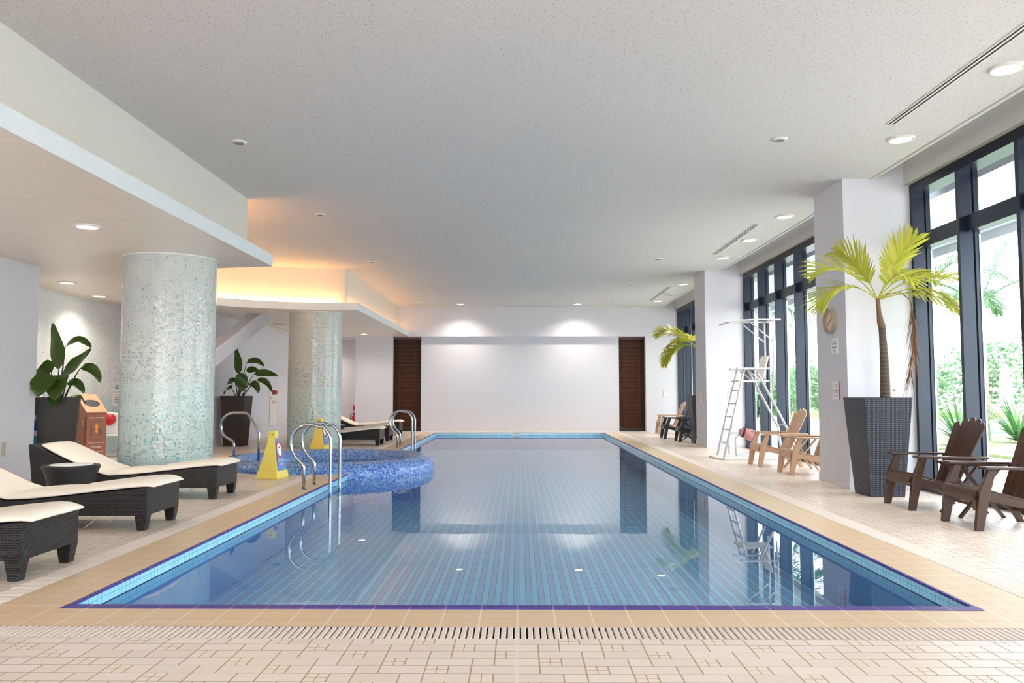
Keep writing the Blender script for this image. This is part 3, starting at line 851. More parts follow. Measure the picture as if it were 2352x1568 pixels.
for y0, lab in ((10.03, 'steel steps between the chrome rails before the spa'), (17.66, 'steel steps between the chrome rails beyond the spa')):
    t = thing('ladder_steps', lab, 'ladder', (-2.365, y0 + 0.25, 0))
    for z in (-0.14, -0.36):
        s_ = MB(); s_.box(-0.04, 0.04, -0.235, 0.245, z - 0.012, z + 0.012); s_.build('step', M['chrome'], t, bevel=0.004)
t = thing('spa_handrail', 'bent chrome rail on the spa rim beside the planter', 'handrail', (-4.77, 13.35, 0.13))
path = [(0, 0), (0, 0.22), (-0.012, 0.26), (-0.05, 0.295)] + arc2((0.0, 0.52), 0.225, radians(250), radians(95), 12) + [(0.05, 0.745), (0.17, 0.745), (0.21, 0.735), (0.24, 0.71), (0.41, 0.43), (0.415, 0.40), (0.415, -0.45)]
m_ = MB(); m_.tube([(x, 0, z) for x, z in path], 0.021, 12); m_.build('rail', M['chrome'], t, smooth=True)

# ---------------------------------------------------------------- loungers
def make_lounger(label, group):
    t = thing('sun_lounger', label, 'sun lounger', (0, 0, 0), 0, group)
    W = 0.335
    top = [(0.0, 0.375), (-0.3, 0.345), (-0.7, 0.30), (-1.05, 0.262), (-1.25, 0.258), (-1.42, 0.30), (-1.75, 0.45), (-2.12, 0.62)]
    poly = top + [(-2.16, 0.62), (-2.10, 0.13), (0.0, 0.13)]
    b = MB(); b.prism(poly, 'y', -W, W); b.build('frame', M['wicker'], t, bevel=0.012)
    for sx, sy in ((0, -1), (0, 1), (1, -1), (1, 1)):
        x = -0.055 if sx == 0 else -2.03
        l = MB(); y = sy*(W - 0.05)
        l.hexa([(x-0.035, y-0.035, 0), (x+0.035, y-0.035, 0), (x+0.035, y+0.035, 0), (x-0.035, y+0.035, 0)],
               [(x-0.055, y-0.05, 0.14), (x+0.055, y-0.05, 0.14), (x+0.055, y+0.05, 0.14), (x-0.055, y+0.05, 0.14)])
        l.build('leg', M['wicker'], t, bevel=0.006)
    # cushion: puffed slab following the profile
    path = [(0.055, 0.366), (0.0, 0.378), (-0.15, 0.365), (-0.3, 0.35), (-0.5, 0.326), (-0.7, 0.304), (-0.72, 0.30), (-0.9, 0.282), (-1.05, 0.266), (-1.2, 0.262), (-1.24, 0.258), (-1.3, 0.27), (-1.42, 0.305), (-1.58, 0.378), (-1.75, 0.455), (-1.9, 0.525), (-2.0, 0.57), (-2.06, 0.60)]
    rnd = random.Random(5)
    ny = 10; th = 0.070; hw = 0.33
    up = []; lo = []
    for i, (x, z) in enumerate(path):
        x0, z0 = path[max(i-1, 0)]; x1, z1 = path[min(i+1, len(path)-1)]
        tx, tz = x1-x0, z1-z0; L = sqrt(tx*tx+tz*tz); nx, nz = tz/L, -tx/L
        if nz < 0: nx, nz = -nx, -nz
        ru = []; rl = []
        crease = 0.7 if i in (6, 10) else 1.0
        for j in range(ny+1):
            v = j/ny*2 - 1
            edge = (1 - abs(v)**6*0.55)
            e2 = 0.45 if i in (0, len(path)-1) else 1.0
            h = th*edge*e2*crease*(1 + 0.12*sin(i*2.3 + j*1.7) + rnd.uniform(-0.08, 0.08))
            ww = hw*(1 + 0.02*sin(i*2.9)) - (0.05 if x < -1.9 else 0)
            ru.append((x + nx*h, v*ww, z + nz*h)); rl.append((x + nx*0.004, v*ww*0.985, z + nz*0.004))
        up.append(ru); lo.append(rl)
    c_ = MB(); n_ = len(path); k = ny+1
    verts = [p for r in up for p in r] + [p for r in lo for p in r]; off = n_*k
    fs = []
    for i in range(n_-1):
        for j in range(ny):
            fs.append((i*k+j, i*k+j+1, (i+1)*k+j+1, (i+1)*k+j)); fs.append((off+i*k+j, off+(i+1)*k+j, off+(i+1)*k+j+1, off+i*k+j+1))
        fs.append((i*k, (i+1)*k, off+(i+1)*k, off+i*k)); fs.append((i*k+ny, off+i*k+ny, off+(i+1)*k+ny, (i+1)*k+ny))
    for j in range(ny):
        fs.append((j, off+j, off+j+1, j+1)); i = (n_-1)*k
        fs.append((i+j, i+j+1, off+i+j+1, off+i+j))
    c_.add(verts, fs); c_.build('cushion', M['cushion'], t, smooth=True, sub=1)
    for yy, xx in ((-0.2, -0.5), (0.05, -0.42)):
        s_ = MB(); s_.tube([(xx, yy, 0.13), (xx - 0.03, yy - 0.03, 0.06), (xx - 0.09, yy - 0.05, 0.012)], 0.004, 5); s_.build('tie', M['cushion'], t, smooth=True)
    return t
lg = make_lounger('dark wicker sun lounger nearest the camera, head out of frame', 'left sun loungers')
lg.location = (-3.18, 5.46, 0)
for (x, y, lab, grp) in ((-3.26, 7.35, 'second dark wicker sun lounger from the camera, behind the nearest one', 'left sun loungers'),
                         (-3.43, 9.40, 'dark wicker sun lounger in front of the large mosaic column', 'left sun loungers'),
                         (-3.22, 18.75, 'nearest of the loungers beyond the spa', 'far sun loungers'),
                         (-3.27, 20.42, 'middle one of the loungers beyond the spa', 'far sun loungers'),
                         (-3.45, 23.3, 'farthest lounger, in front of the left dark blind', 'far sun loungers')):
    o = copy_tree(lg); o.location = (x, y, 0); o['label'] = lab; o['group'] = grp

def wicker_table(loc, label):
    t = thing('wicker_side_table', label, 'side table', loc)
    m_ = MB(); m_.lathe([(0.0, 0.0), (0.19, 0.0), (0.20, 0.1), (0.245, 0.33), (0.275, 0.40), (0.285, 0.425), (0.27, 0.44), (0.20, 0.435), (0.0, 0.435)], 40)
    m_.build('base', M['wicker'], t, smooth=True)
    m_ = MB(); m_.lathe([(0.0, 0.437), (0.205, 0.437), (0.21, 0.44), (0.205, 0.447), (0.0, 0.447)], 40); m_.build('glass_top', M['offwhite'], t, smooth=True)
wicker_table((-4.78, 8.52, 0), 'round dark wicker side table between the two left loungers')
wicker_table((-4.55, 19.58, 0), 'round dark wicker side table between the far loungers')

# ---------------------------------------------------------------- planters
def planter(loc, top, base, h, rz, label, mat_):
    t = thing('planter', label, 'planter', loc, rz)
    a, b_ = top/2, base/2
    m_ = MB()
    m_.hexa([(-b_, -b_, 0), (b_, -b_, 0), (b_, b_, 0), (-b_, b_, 0)], [(-a, -a, h), (a, -a, h), (a, a, h), (-a, a, h)])
    # hollow rim
    m_.f.pop(1 + 0); m_.uv.pop(1 + 0)
    i = a - 0.035
    for p, q in (((-a, -a), (a, -a)), ((a, -a), (a, a)), ((a, a), (-a, a)), ((-a, a), (-a, -a))):
        sp = i/a
        m_.face([(p[0], p[1], h), (q[0], q[1], h), (q[0]*sp, q[1]*sp, h), (p[0]*sp, p[1]*sp, h)])
        m_.face([(p[0]*sp, p[1]*sp, h), (q[0]*sp, q[1]*sp, h), (q[0]*sp, q[1]*sp, h-0.12), (p[0]*sp, p[1]*sp, h-0.12)])
    m_.build('pot', mat_, t, recalc=True)
    s_ = MB(); s_.box(-i, i, -i, i, h - 0.11, h - 0.07); s_.build('soil', M['soil'], t)
    return t
planter((4.27, 9.58, 0), 0.56, 0.40, 1.15, radians(3), 'tall black wicker planter in front of the clock pillar', M['wickerpot'])
planter((4.40, 19.42, 0), 0.56, 0.40, 1.15, 0, 'dark wicker planter behind the far pillar beside the charcoal chairs', M['wickerpot'])
planter((-6.90, 11.90, 0), 0.57, 0.42, 1.14, radians(27), 'tall dark planter at the end of the grey left wall', M['darkpot'])
planter((-6.50, 18.3, 0), 0.56, 0.42, 1.14, 0, 'tall dark planter beyond the large column', M['darkpot'])

# strelitzia leaves
def blade(mb, base, d, length, width, droop, roll=0.0, fold=0.15, n=9, m=6):
    d = Vector(d).normalized(); p = Vector(base)
    side = d.cross(Vector((0, 0, 1)))
    side = side.normalized() if side.length > 1e-3 else Vector((1, 0, 0))
    side = Matrix.Rotation(roll, 3, d) @ side
    rows = []
    for i in range(n+1):
        t = i/n
        nrm = side.cross(d).normalized()
        w = width*0.5*(sin(pi*min(1, (t*0.90+0.06))**0.75))**0.8 if 0 < t < 1 else width*0.04
        row = []
        for j in range(m+1):
            v = j/m*2 - 1
            row.append(p + side*w*v + nrm*abs(v)*w*fold + nrm*0.01*sin(9*t + v*2))
        rows.append(row)
        p = p + d*length/n
        d = (d + Vector((0, 0, -1))*droop/n).normalized()
        side = (side - d*side.dot(d)).normalized()
    k = m+1
    mb.add([tuple(q) for r in rows for q in r], [(i*k+j, i*k+j+1, (i+1)*k+j+1, (i+1)*k+j) for i in range(n) for j in range(m)])
def strelitzia(loc, label, leaves, scale=1.0):
    t = thing('bird_of_paradise_plant', label, 'plant', loc)
    for (bx, by, tip, d, ln, wd, dr, roll) in leaves:
        tip = Vector(tip)*scale
        b0 = Vector((bx, by, 0)); mid = b0*0.4 + tip*0.5 + Vector((0, 0, 0.12*tip.z))
        pts = []
        for k in range(9):
            u = k/8; pts.append(b0*(1-u)**2 + mid*2*u*(1-u) + tip*u*u)
        m_ = MB(); blade(m_, tip, d, ln*scale*1.08, wd*scale*1.18, dr, roll); l = m_.build('leaf', M['strel'], t, smooth=True, recalc=False)
        s_ = MB(); s_.tube(pts, [0.016 - 0.010*k/8 for k in range(9)], 6); s_.build('stalk', M['stalk'], l, smooth=True)
    return t
strelitzia((-6.88, 11.88, 1.05), 'large leafy plant with broad paddle leaves against the mosaic alcove', [
    (-0.03, 0, (-0.03, 0.0, 0.50), (-0.16, 0, 1), 0.66, 0.24, 0.05, radians(70)),
    (0.0, 0, (0.06, 0.0, 0.85), (0.75, 0.0, 0.75), 0.42, 0.16, 2.0, radians(40)),
    (0.02, 0, (0.05, -0.03, 0.44), (0.85, 0, 0.55), 0.52, 0.22, -0.5, radians(55)),
    (0.05, 0, (0.30, 0.0, 0.53), (0.75, 0, 0.25), 0.40, 0.13, 2.6, radians(60)),
    (0.03, 0, (0.08, 0.03, 0.30), (0.8, 0, 0.3), 0.32, 0.13, 2.2, radians(50)),
    (0.0, -0.05, (0.14, -0.26, 0.38), (0.25, -0.7, 0.3), 0.50, 0.28, 3.8, radians(10)),
    (0.0, -0.1, (0.10, -0.42, 0.42), (0.12, -1.0, 0.1), 0.50, 0.28, 2.4, radians(-30)),
    (-0.05, -0.05, (-0.02, -0.2, 0.46), (-0.05, -0.6, 0.5), 0.34, 0.20, 1.8, radians(60)),
    (0.05, 0.0, (0.12, 0.1, 0.10), (0.8, 0.2, 0.2), 0.22, 0.10, 1.8, 0.3),
    (0.0, -0.08, (0.10, -0.26, 0.12), (0.2, -0.5, 0.1), 0.28, 0.16, 2.6, 0.3),
])
strelitzia((-6.45, 18.3, 1.05), 'leafy plant with paddle leaves in the planter beyond the column', [
    (0.0, 0, (-0.02, 0, 0.58), (-0.12, 0, 1), 0.62, 0.22, 0.1, radians(60)),
    (0.0, 0, (0.16, 0, 0.86), (0.8, 0, 0.4), 0.42, 0.14, 1.6, radians(55)),
    (0.05, 0, (0.34, 0, 0.60), (0.9, 0, 0.15), 0.52, 0.15, 0.6, radians(65)),
    (0.05, 0, (0.40, 0, 0.46), (0.8, 0, 0.1), 0.46, 0.12, 2.2, radians(60)),
    (0.03, 0, (0.24, 0, 0.38), (0.7, -0.2, 0.1), 0.34, 0.15, 2.6, radians(50)),
    (0.0, 0, (0.06, -0.05, 0.62), (0.1, -0.2, -1), 0.42, 0.24, 0.3, radians(0)),
    (-0.02, 0, (-0.08, -0.05, 0.42), (-0.3, -0.6, 0.2), 0.34, 0.18, 2.2, radians(50)),
    (0.0, 0.0, (0.12, 0.1, 0.66), (0.6, 0.2, 0.3), 0.3, 0.16, 1.2, radians(50)),
    (-0.05, 0.0, (-0.12, -0.14, 0.26), (-0.2, -0.6, 0.2), 0.32, 0.16, 2.2, radians(40)),
])

# palms
def frond(mb, base, d, length, droop, lw, ll, nl=26, rach=0.010, start=0.22, hang=0.5, rnd=None, twist=0.0, ragged=0.0):
    d = Vector(d).normalized(); p = Vector(base); pts = [p.copy()]; dirs = [d.copy()]
    N_ = 22
    for i in range(N_):
        p = p + d*length/N_; d = (d + Vector((0, 0, -1))*droop/N_*(0.4 + 1.2*i/N_)).normalized()
        pts.append(p.copy()); dirs.append(d.copy())
    mb.tube(pts, [rach*(1 - 0.8*i/N_) for i in range(N_+1)], 5)
    for k in range(nl):
        t = start + (0.995-start)*k/(nl-1)
        i = min(int(t*N_), N_-1); fr = t*N_ - i
        q = pts[i].lerp(pts[i+1], fr); dd = dirs[i]
        side = dd.cross(Vector((0, 0, 1))); side = side.normalized() if side.length > 0.02 else Vector((1, 0, 0))
        side = Matrix.Rotation(twist, 3, dd) @ side
        upv = side.cross(dd).normalized()
        prof_ = sin(pi*(0.18 + 0.72*(t-start)/(1-start)))
        for sg in (-1, 1):
            L = ll*prof_*rnd.uniform(0.85, 1.1)*(1 - ragged*rnd.random())
            ang = radians(58 - 34*t)
            ld = (dd*cos(ang) + side*sg*sin(ang) + upv*rnd.uniform(0.05, 0.3)).normalized()
            w = lw*rnd.uniform(0.8, 1.15)
            a = q.copy(); verts = []; seg_ = 4
            wd = ld.cross(upv).normalized()
            for s_ in range(seg_+1):
                u = s_/seg_
                ww = w*(0.55 + 0.9*u)*(1-u)**0.55 if u < 1 else 0.0
                ww = max(ww, 0.0006)
                verts += [a - wd*ww/2, a + wd*ww/2]
                a = a + ld*L/seg_; ld = (ld + Vector((0, 0, -1))*hang/seg_).normalized()
            mb.add([tuple(v) for v in verts], [(2*s_, 2*s_+1, 2*s_+3, 2*s_+2) for s_ in range(seg_)])
def indoor_palm(loc, label, H_, fronds, dead, seed, lw=0.040):
    t = thing('potted_palm', label, 'palm', loc)
    rnd = random.Random(seed)
    pts = []; rr = []
    for k in range(17):
        u = k/16; pts.append((-0.015*u + 0.012*sin(u*3), 0, H_*0.72*u)); rr.append(0.062 - 0.024*u + 0.0015*sin(k*2.1))
    m_ = MB(); m_.tube(pts, rr, 14); m_.build('trunk', M['trunk'], t, smooth=True)
    x0 = pts[-1][0]
    m_ = MB(); m_.tube([(x0, 0, H_*0.70), (x0, 0, H_*0.74), (x0 - 0.015, 0, H_*0.78), (x0 - 0.03, 0, H_*0.88), (x0 - 0.04, 0, H_)], [0.036, 0.044, 0.04, 0.026, 0.024], 12)
    m_.build('crownshaft', mat('tan_crownshaft', (124, 96, 70), 0.6, noise=0.2, nscale=10), t, smooth=True)
    top = (x0 - 0.04, 0, H_ - 0.02)
    for (d, ln, dr, hang, tw, nl) in fronds:
        m_ = MB(); frond(m_, top, d, ln, dr, lw, 0.40, nl, 0.009, 0.30, hang, rnd, tw); m_.build('frond', M['palmleaf'], t, recalc=False)
    if dead:
        m_ = MB(); pts = [Vector(top) + Vector(q) for q in ((0, 0, 0), (0.12, -0.02, 0.07), (0.26, -0.04, 0.08), (0.36, -0.05, 0.0), (0.40, -0.06, -0.25), (0.385, -0.06, -0.55), (0.33, -0.06, -0.85))]
        m_.tube(pts, [0.008, 0.008, 0.007, 0.006, 0.005, 0.004, 0.002], 5)
        for k in range(70):
            u = rnd.uniform(0.55, 1.0)*(len(pts)-1.001); i = int(u); q = pts[i].lerp(pts[i+1], u-i)
            L = rnd.uniform(0.25, 0.5); dd = Vector((rnd.uniform(-0.35, 0.2), rnd.uniform(-0.25, 0.25), -1)).normalized()
            wd = Vector((cos(k*1.3), sin(k*1.3), 0))*0.007; verts = []
            for s_ in range(4):
                ww = 1 - s_/3.2
                verts += [tuple(q - wd*ww), tuple(q + wd*ww)]; q = q + dd*L/3 + Vector((rnd.uniform(-.012, .012), rnd.uniform(-.012, .012), 0))
            m_.add(verts, [(0, 1, 3, 2), (2, 3, 5, 4), (4, 5, 7, 6)])
        o = m_.build('dead_frond', M['deadleaf'], t, recalc=False); o['label'] = 'dry brown hanging frond'
    return t
indoor_palm((4.36, 9.56, 1.06), 'yellow green palm growing from the black planter by the clock pillar', 1.28, [
    ((-0.72, -0.05, 0.95), 0.95, 1.9, 0.4, radians(-35), 28),
    ((-0.90, -0.15, 0.70), 0.90, 2.5, 0.5, radians(-20), 26),
    ((0.40, -0.1, 1.0), 0.86, 0.8, 0.3, radians(48), 24),
    ((0.9, -0.15, 0.72), 1.15, 1.7, 0.8, radians(25), 32),
    ((0.9, -0.35, 0.5), 1.05, 2.2, 1.3, radians(10), 32),
    ((0.15, -0.75, 0.9), 0.75, 2.2, 0.5, 0.0, 24),
    ((0.95, -0.15, 0.32), 1.0, 1.5, 1.2, 0.0, 30),
    ((0.75, 0.25, 0.85), 1.0, 1.7, 0.5, radians(10), 26),
    ((-0.35, 0.1, 1.0), 0.75, 1.5, 0.5, radians(30), 24),
], True, 3)
indoor_palm((4.40, 19.42, 1.06), 'palm half hidden behind the far pillar', 1.25, [
    ((-0.8, 0.0, 0.95), 1.15, 1.8, 0.7, radians(-35), 34), ((-0.95, -0.2, 0.45), 1.10, 2.8, 0.9, radians(-25), 34), ((-0.9, -0.35, 0.75), 1.0, 2.3, 0.9, radians(25), 32),
    ((0.5, 0.0, 1.0), 0.9, 0.8, 0.4, 0.5, 24), ((0.9, 0.2, 0.6), 0.8, 1.8, 0.6, 0.0, 22), ((0.0, 0.8, 0.9), 0.9, 1.6, 0.5, 0.0, 22)], False, 8, 0.055)

# ---------------------------------------------------------------- adirondack chairs
def make_chair(mat_, label, group):
    t = thing('adirondack_chair', label, 'chair', (0, 0, 0), 0, group)
    for s_ in (-1, 1):
        y = s_*0.275
        l = MB()
        def ring(xa, xb, z, w_): return [(xa, y - w_, z), (xb, y - w_, z), (xb, y + w_, z), (xa, y + w_, z)]
        r0, r1, r2 = ring(-0.415, -0.345, 0, 0.022), ring(-0.375, -0.275, 0.33, 0.026), ring(-0.285, -0.215, 0.536, 0.024)
        l.hexa(r0, r1); l.hexa(r1, r2)
        l.build('front_leg', mat_, t, bevel=0.008)
        # rear leg: side rail sweeping from the seat front to the floor
        r = MB(); y2 = s_*0.235
        top = [(-0.33, 0.335), (-0.1, 0.285), (0.1, 0.245), (0.22, 0.20), (0.29, 0.10), (0.335, 0.0)]
        bot = [(0.275, 0.0), (0.22, 0.09), (0.15, 0.155), (0.05, 0.185), (-0.1, 0.215), (-0.33, 0.265)]
        r.prism(top + bot, 'y', y2 - 0.018, y2 + 0.018); r.build('rear_leg', mat_, t, bevel=0.005)
        a = MB(); ya, yb = y - 0.065, y + 0.065
        if s_ > 0: ya, yb = y - 0.05, y + 0.08
        else: ya, yb = y - 0.08, y + 0.05
        a.hexa([(-0.34, ya, 0.535), (-0.34, yb, 0.535), (0.40, y + 0.03*s_ + 0.03, 0.525), (0.40, y + 0.03*s_ - 0.03, 0.525)],
               [(-0.34, ya, 0.56), (-0.34, yb, 0.56), (0.40, y + 0.03*s_ + 0.03, 0.55), (0.40, y + 0.03*s_ - 0.03, 0.55)])
        a.build('armrest', mat_, t, bevel=0.008)
    st = MB()
    prof_ = [(-0.385, 0.245), (-0.40, 0.30), (-0.385, 0.345), (-0.345, 0.372), (-0.30, 0.37), (-0.16, 0.325), (0.0, 0.283), (0.14, 0.255), (0.17, 0.235)]
    prof2 = [(x + 0.008, z - 0.022) for x, z in reversed(prof_)]
    prof2[-1] = (-0.365, 0.245)
    st.prism(prof_ + prof2, 'y', -0.255, 0.255); st.build('seat', mat_, t, bevel=0.004)
    bk = MB()
    # five fanned slats with rounded tops
    hts = [0.735, 0.785, 0.80, 0.785, 0.735]
    ax = Vector((0.40, 0, 0.92)).normalized(); nb = Vector((0.92, 0, -0.40)).normalized()
    o0 = Vector((0.115, 0, 0.215))
    for i in range(5):
        c = i - 2
        w0, w1 = 0.081, 0.1175
        pts = []
        L = hts[i]
        def q(u, v):
            cen = c*(0.083 + (0.119 - 0.083)*u)
            wid = w0 + (w1 - w0)*u
            return cen + v*wid/2
        outline = [(0, -1), (0.93, -1), (0.98, -0.7), (1.0, -0.2), (1.0, 0.2), (0.98, 0.7), (0.93, 1), (0, 1)]
        f_ = []; b_ = []
        for u, v in outline:
            curve = -0.016*(c/2)**2
            p = o0 + ax*(L*u) + Vector((0, q(u, v), 0)) + nb*curve
            f_.append(p); b_.append(p + nb*0.02)
        n_ = len(outline)
        bk.add(f_ + b_, [tuple(range(n_)), tuple(range(2*n_-1, n_-1, -1))] + [(k, (k+1) % n_, n_+(k+1) % n_, n_+k) for k in range(n_)])
    bk.build('backrest', mat_, t, bevel=0.005)
    rb = MB(); p = o0 + ax*0.33 + nb*0.03
    rb.bar(p + Vector((0, -0.33, 0)), p + Vector((0, 0.33, 0)), 0.03, 0.06); rb.build('back_brace', mat_, t, bevel=0.005)
    cb = MB(); cb.box(0.235, 0.265, -0.235, 0.235, 0.11, 0.16); cb.build('stretcher', mat_, t)
    return t
ch = make_chair(M['brown'], 'brown slatted chair nearest the camera, cut by the right frame edge', 'brown adirondack chairs')
ch.location = (4.39, 7.36, 0)
c2_ = copy_tree(ch); c2_.location = (4.41, 8.58, 0); c2_['label'] = 'brown slatted chair beside the black planter'
tn = make_chair(M['tan'], 'tan slatted chair beside the lifeguard chair', 'tan adirondack chairs'); tn.location = (4.31, 13.42, 0)
c3_ = copy_tree(tn); c3_.location = (4.37, 12.08, 0); c3_['label'] = 'tan slatted chair half hidden behind the clock pillar'
c4_ = copy_tree(tn); c4_.location = (4.5, 23.9, 0); c4_['label'] = 'tan slatted chair at the far end by the end wall'
dk = make_chair(M['darkresin'], 'charcoal slatted chair next to the far tan chair', 'charcoal adirondack chairs'); dk.location = (4.22, 21.45, 0)
c5_ = copy_tree(dk); c5_.location = (4.36, 20.17, 0); c5_['label'] = 'charcoal slatted chair partly behind the far pillar'

def fold_table(mat_, loc, label):
    t = thing('folding_side_table', label, 'side table', loc)
    tp = MB()
    for k in range(5):
        y = -0.22 + 0.09*k
        tp.box(-0.24, 0.24, y, y + 0.08, 0.50, 0.522)
    tp.box(-0.20, -0.15, -0.22, 0.22, 0.485, 0.50); tp.box(0.15, 0.20, -0.22, 0.22, 0.485, 0.50)
    tp.build('tabletop', mat_, t, bevel=0.004)
    for s_ in (-1, 1):
        l = MB(); l.bar((-0.22, s_*0.17, 0.004), (0.18, s_*0.17, 0.49), 0.022, 0.045, up=(0, 1, 0)); l.build('leg', mat_, t)
        l = MB(); l.bar((0.22, s_*0.14, 0.004), (-0.18, s_*0.14, 0.49), 0.022, 0.045, up=(0, 1, 0)); l.build('leg', mat_, t)
    b_ = MB(); b_.box(-0.125, -0.095, -0.17, 0.17, 0.125, 0.155); b_.box(0.095, 0.125, -0.14, 0.14, 0.125, 0.155); b_.build('stretcher', mat_, t)
fold_table(M['brown'], (4.46, 7.97, 0), 'brown folding side table between the brown chairs')
fold_table(M['tan'], (4.46, 12.75, 0), 'tan folding side table between the tan chairs')
fold_table(M['darkresin'], (4.44, 20.81, 0), 'charcoal folding side table between the charcoal chairs')

# ---------------------------------------------------------------- lifeguard chair
lc = thing('lifeguard_chair', 'tall white lifeguard chair on its base before the second window', 'lifeguard chair', (4.30, 14.95, 0))
al_ = mat('brushed_white_aluminium', (206, 206, 208), 0.35, 0.35)
b = MB(); b.prism([(-0.72, -0.30), (-0.60, -0.45), (0.72, -0.45), (0.72, 0.42), (-0.55, 0.42), (-0.72, 0.25)], 'z', 0.0, 0.035); b.build('base_plate', M['offwhite'], lc, bevel=0.01)
for s_ in (-1, 1):
    y = s_*0.25
    r = MB(); r.tube([(-0.56, y, 0.035), (-0.16, y, 1.64)], 0.020, 10); r.build('ladder_rail', al_, lc, smooth=True)
    r = MB(); r.tube([(0.06, y, 1.62), (0.60, y, 0.56), (0.66, y, 0.035)], 0.022, 10); r.build('rear_leg', al_, lc, smooth=True)
    r = MB(); r.tube([(-0.33, y, 0.05), (-0.35, y, 0.36), (-0.30, y, 0.44), (0.40, y, 0.46), (0.57, y, 0.44), (0.62, y, 0.3)], 0.018, 8); r.build('lower_rail', al_, lc, smooth=True)
    a = MB(); a.box(-0.30, 0.36, y - 0.035, y + 0.035, 1.64, 1.675); a.build('armrest', al_, lc, bevel=0.008)
    r = MB(); r.tube([(0.36, y, 1.3), (0.38, y, 1.7), (0.38, y, 2.55)], 0.016, 8); r.build('canopy_post', al_, lc, smooth=True)
    r = MB(); r.tube([(0.38, y, 2.16), (-0.05, y, 2.52)], 0.013, 8); r.build('canopy_brace', al_, lc, smooth=True)
    r = MB(); r.tube([(-0.10, y, 1.62), (0.22, y, 1.36)], 0.014, 8); r.build('seat_strut', al_, lc, smooth=True)
for k in range(5):
    z = 0.29 + 0.24*k; x = -0.56 + 0.40*(z - 0.035)/1.605
    r = MB(); r.box(x - 0.03, x + 0.03, -0.25, 0.25, z - 0.012, z + 0.012); r.build('rung', al_, lc, bevel=0.004)
b = MB(); b.box(-0.28, 0.30, -0.25, 0.25, 1.41, 1.44); b.build('seat', M['offwhite'], lc, bevel=0.01)
b = MB(); b.hexa([(0.16, -0.2, 1.44), (0.20, -0.2, 1.43), (0.20, 0.2, 1.43), (0.16, 0.2, 1.44)], [(0.28, -0.2, 1.90), (0.32, -0.2, 1.89), (0.32, 0.2, 1.89), (0.28, 0.2, 1.90)])
b.build('backrest', M['offwhite'], lc, bevel=0.03, seg=4)
b = MB(); fr_ = [(0.52, -0.27, 2.56), (0.1, -0.27, 2.56), (-0.30, -0.27, 2.54), (-0.48, -0.25, 2.50), (-0.5, 0, 2.49), (-0.48, 0.25, 2.50), (-0.30, 0.27, 2.54), (0.1, 0.27, 2.56), (0.52, 0.27, 2.56)]
b.tube(fr_, 0.015, 8); b.tube([(0.4, -0.27, 2.56), (0.4, 0.27, 2.56)], 0.015, 8); b.tube([(-0.05, -0.27, 2.55), (-0.05, 0.27, 2.55)], 0.012, 8)
b.build('canopy_frame', al_, lc, smooth=True)
b = MB(); b.tube([(0.56, -0.25, 0.62), (0.56, 0.25, 0.62)], 0.014, 8); b.build('crossbar', al_, lc, smooth=True)
rb = thing('rescue_buoy', 'faded pink rescue float strapped to the lifeguard chair', 'rescue float', (4.16, 14.62, 0.42))
b = MB(); b.tube([(-0.16, -0.02, 0.08), (-0.10, -0.02, 0.075), (0.02, -0.02, 0.03), (0.12, -0.02, 0.0), (0.16, -0.02, -0.02)], [0.05, 0.085, 0.105, 0.10, 0.07], 14); b.build('float', M['pink'], rb, smooth=True)
b = MB(); b.tube([(-0.11, -0.02, 0.077), (-0.08, -0.02, 0.068)], [0.09, 0.095], 14); b.tube([(-0.05, -0.02, 0.16), (-0.04, -0.02, 0.22)], 0.008, 6); b.build('strap', M['strap'], rb, smooth=True)
pl = MB(); rnd = random.Random(4)
gx, gy = 16, 14
vs = []
for i in range(gx+1):
    for j in range(gy+1):
        u = i/gx; v = j/gy; e = min(u, 1-u, v, 1-v)
        vs.append((4.12 + 0.85*u, 14.75 + 0.55*v, 0.037 + (0.05*min(1, e*6))*(0.4 + 0.9*rnd.random())))
pl.add(vs, [(i*(gy+1)+j, (i+1)*(gy+1)+j, (i+1)*(gy+1)+j+1, i*(gy+1)+j+1) for i in range(gx) for j in range(gy)])
tag(pl.build('plastic_sheet', mat('clear_white_plastic', (226, 236, 236), 0.15), smooth=True, recalc=False), 'crumpled white plastic sheet on the lifeguard chair base', 'sheet')

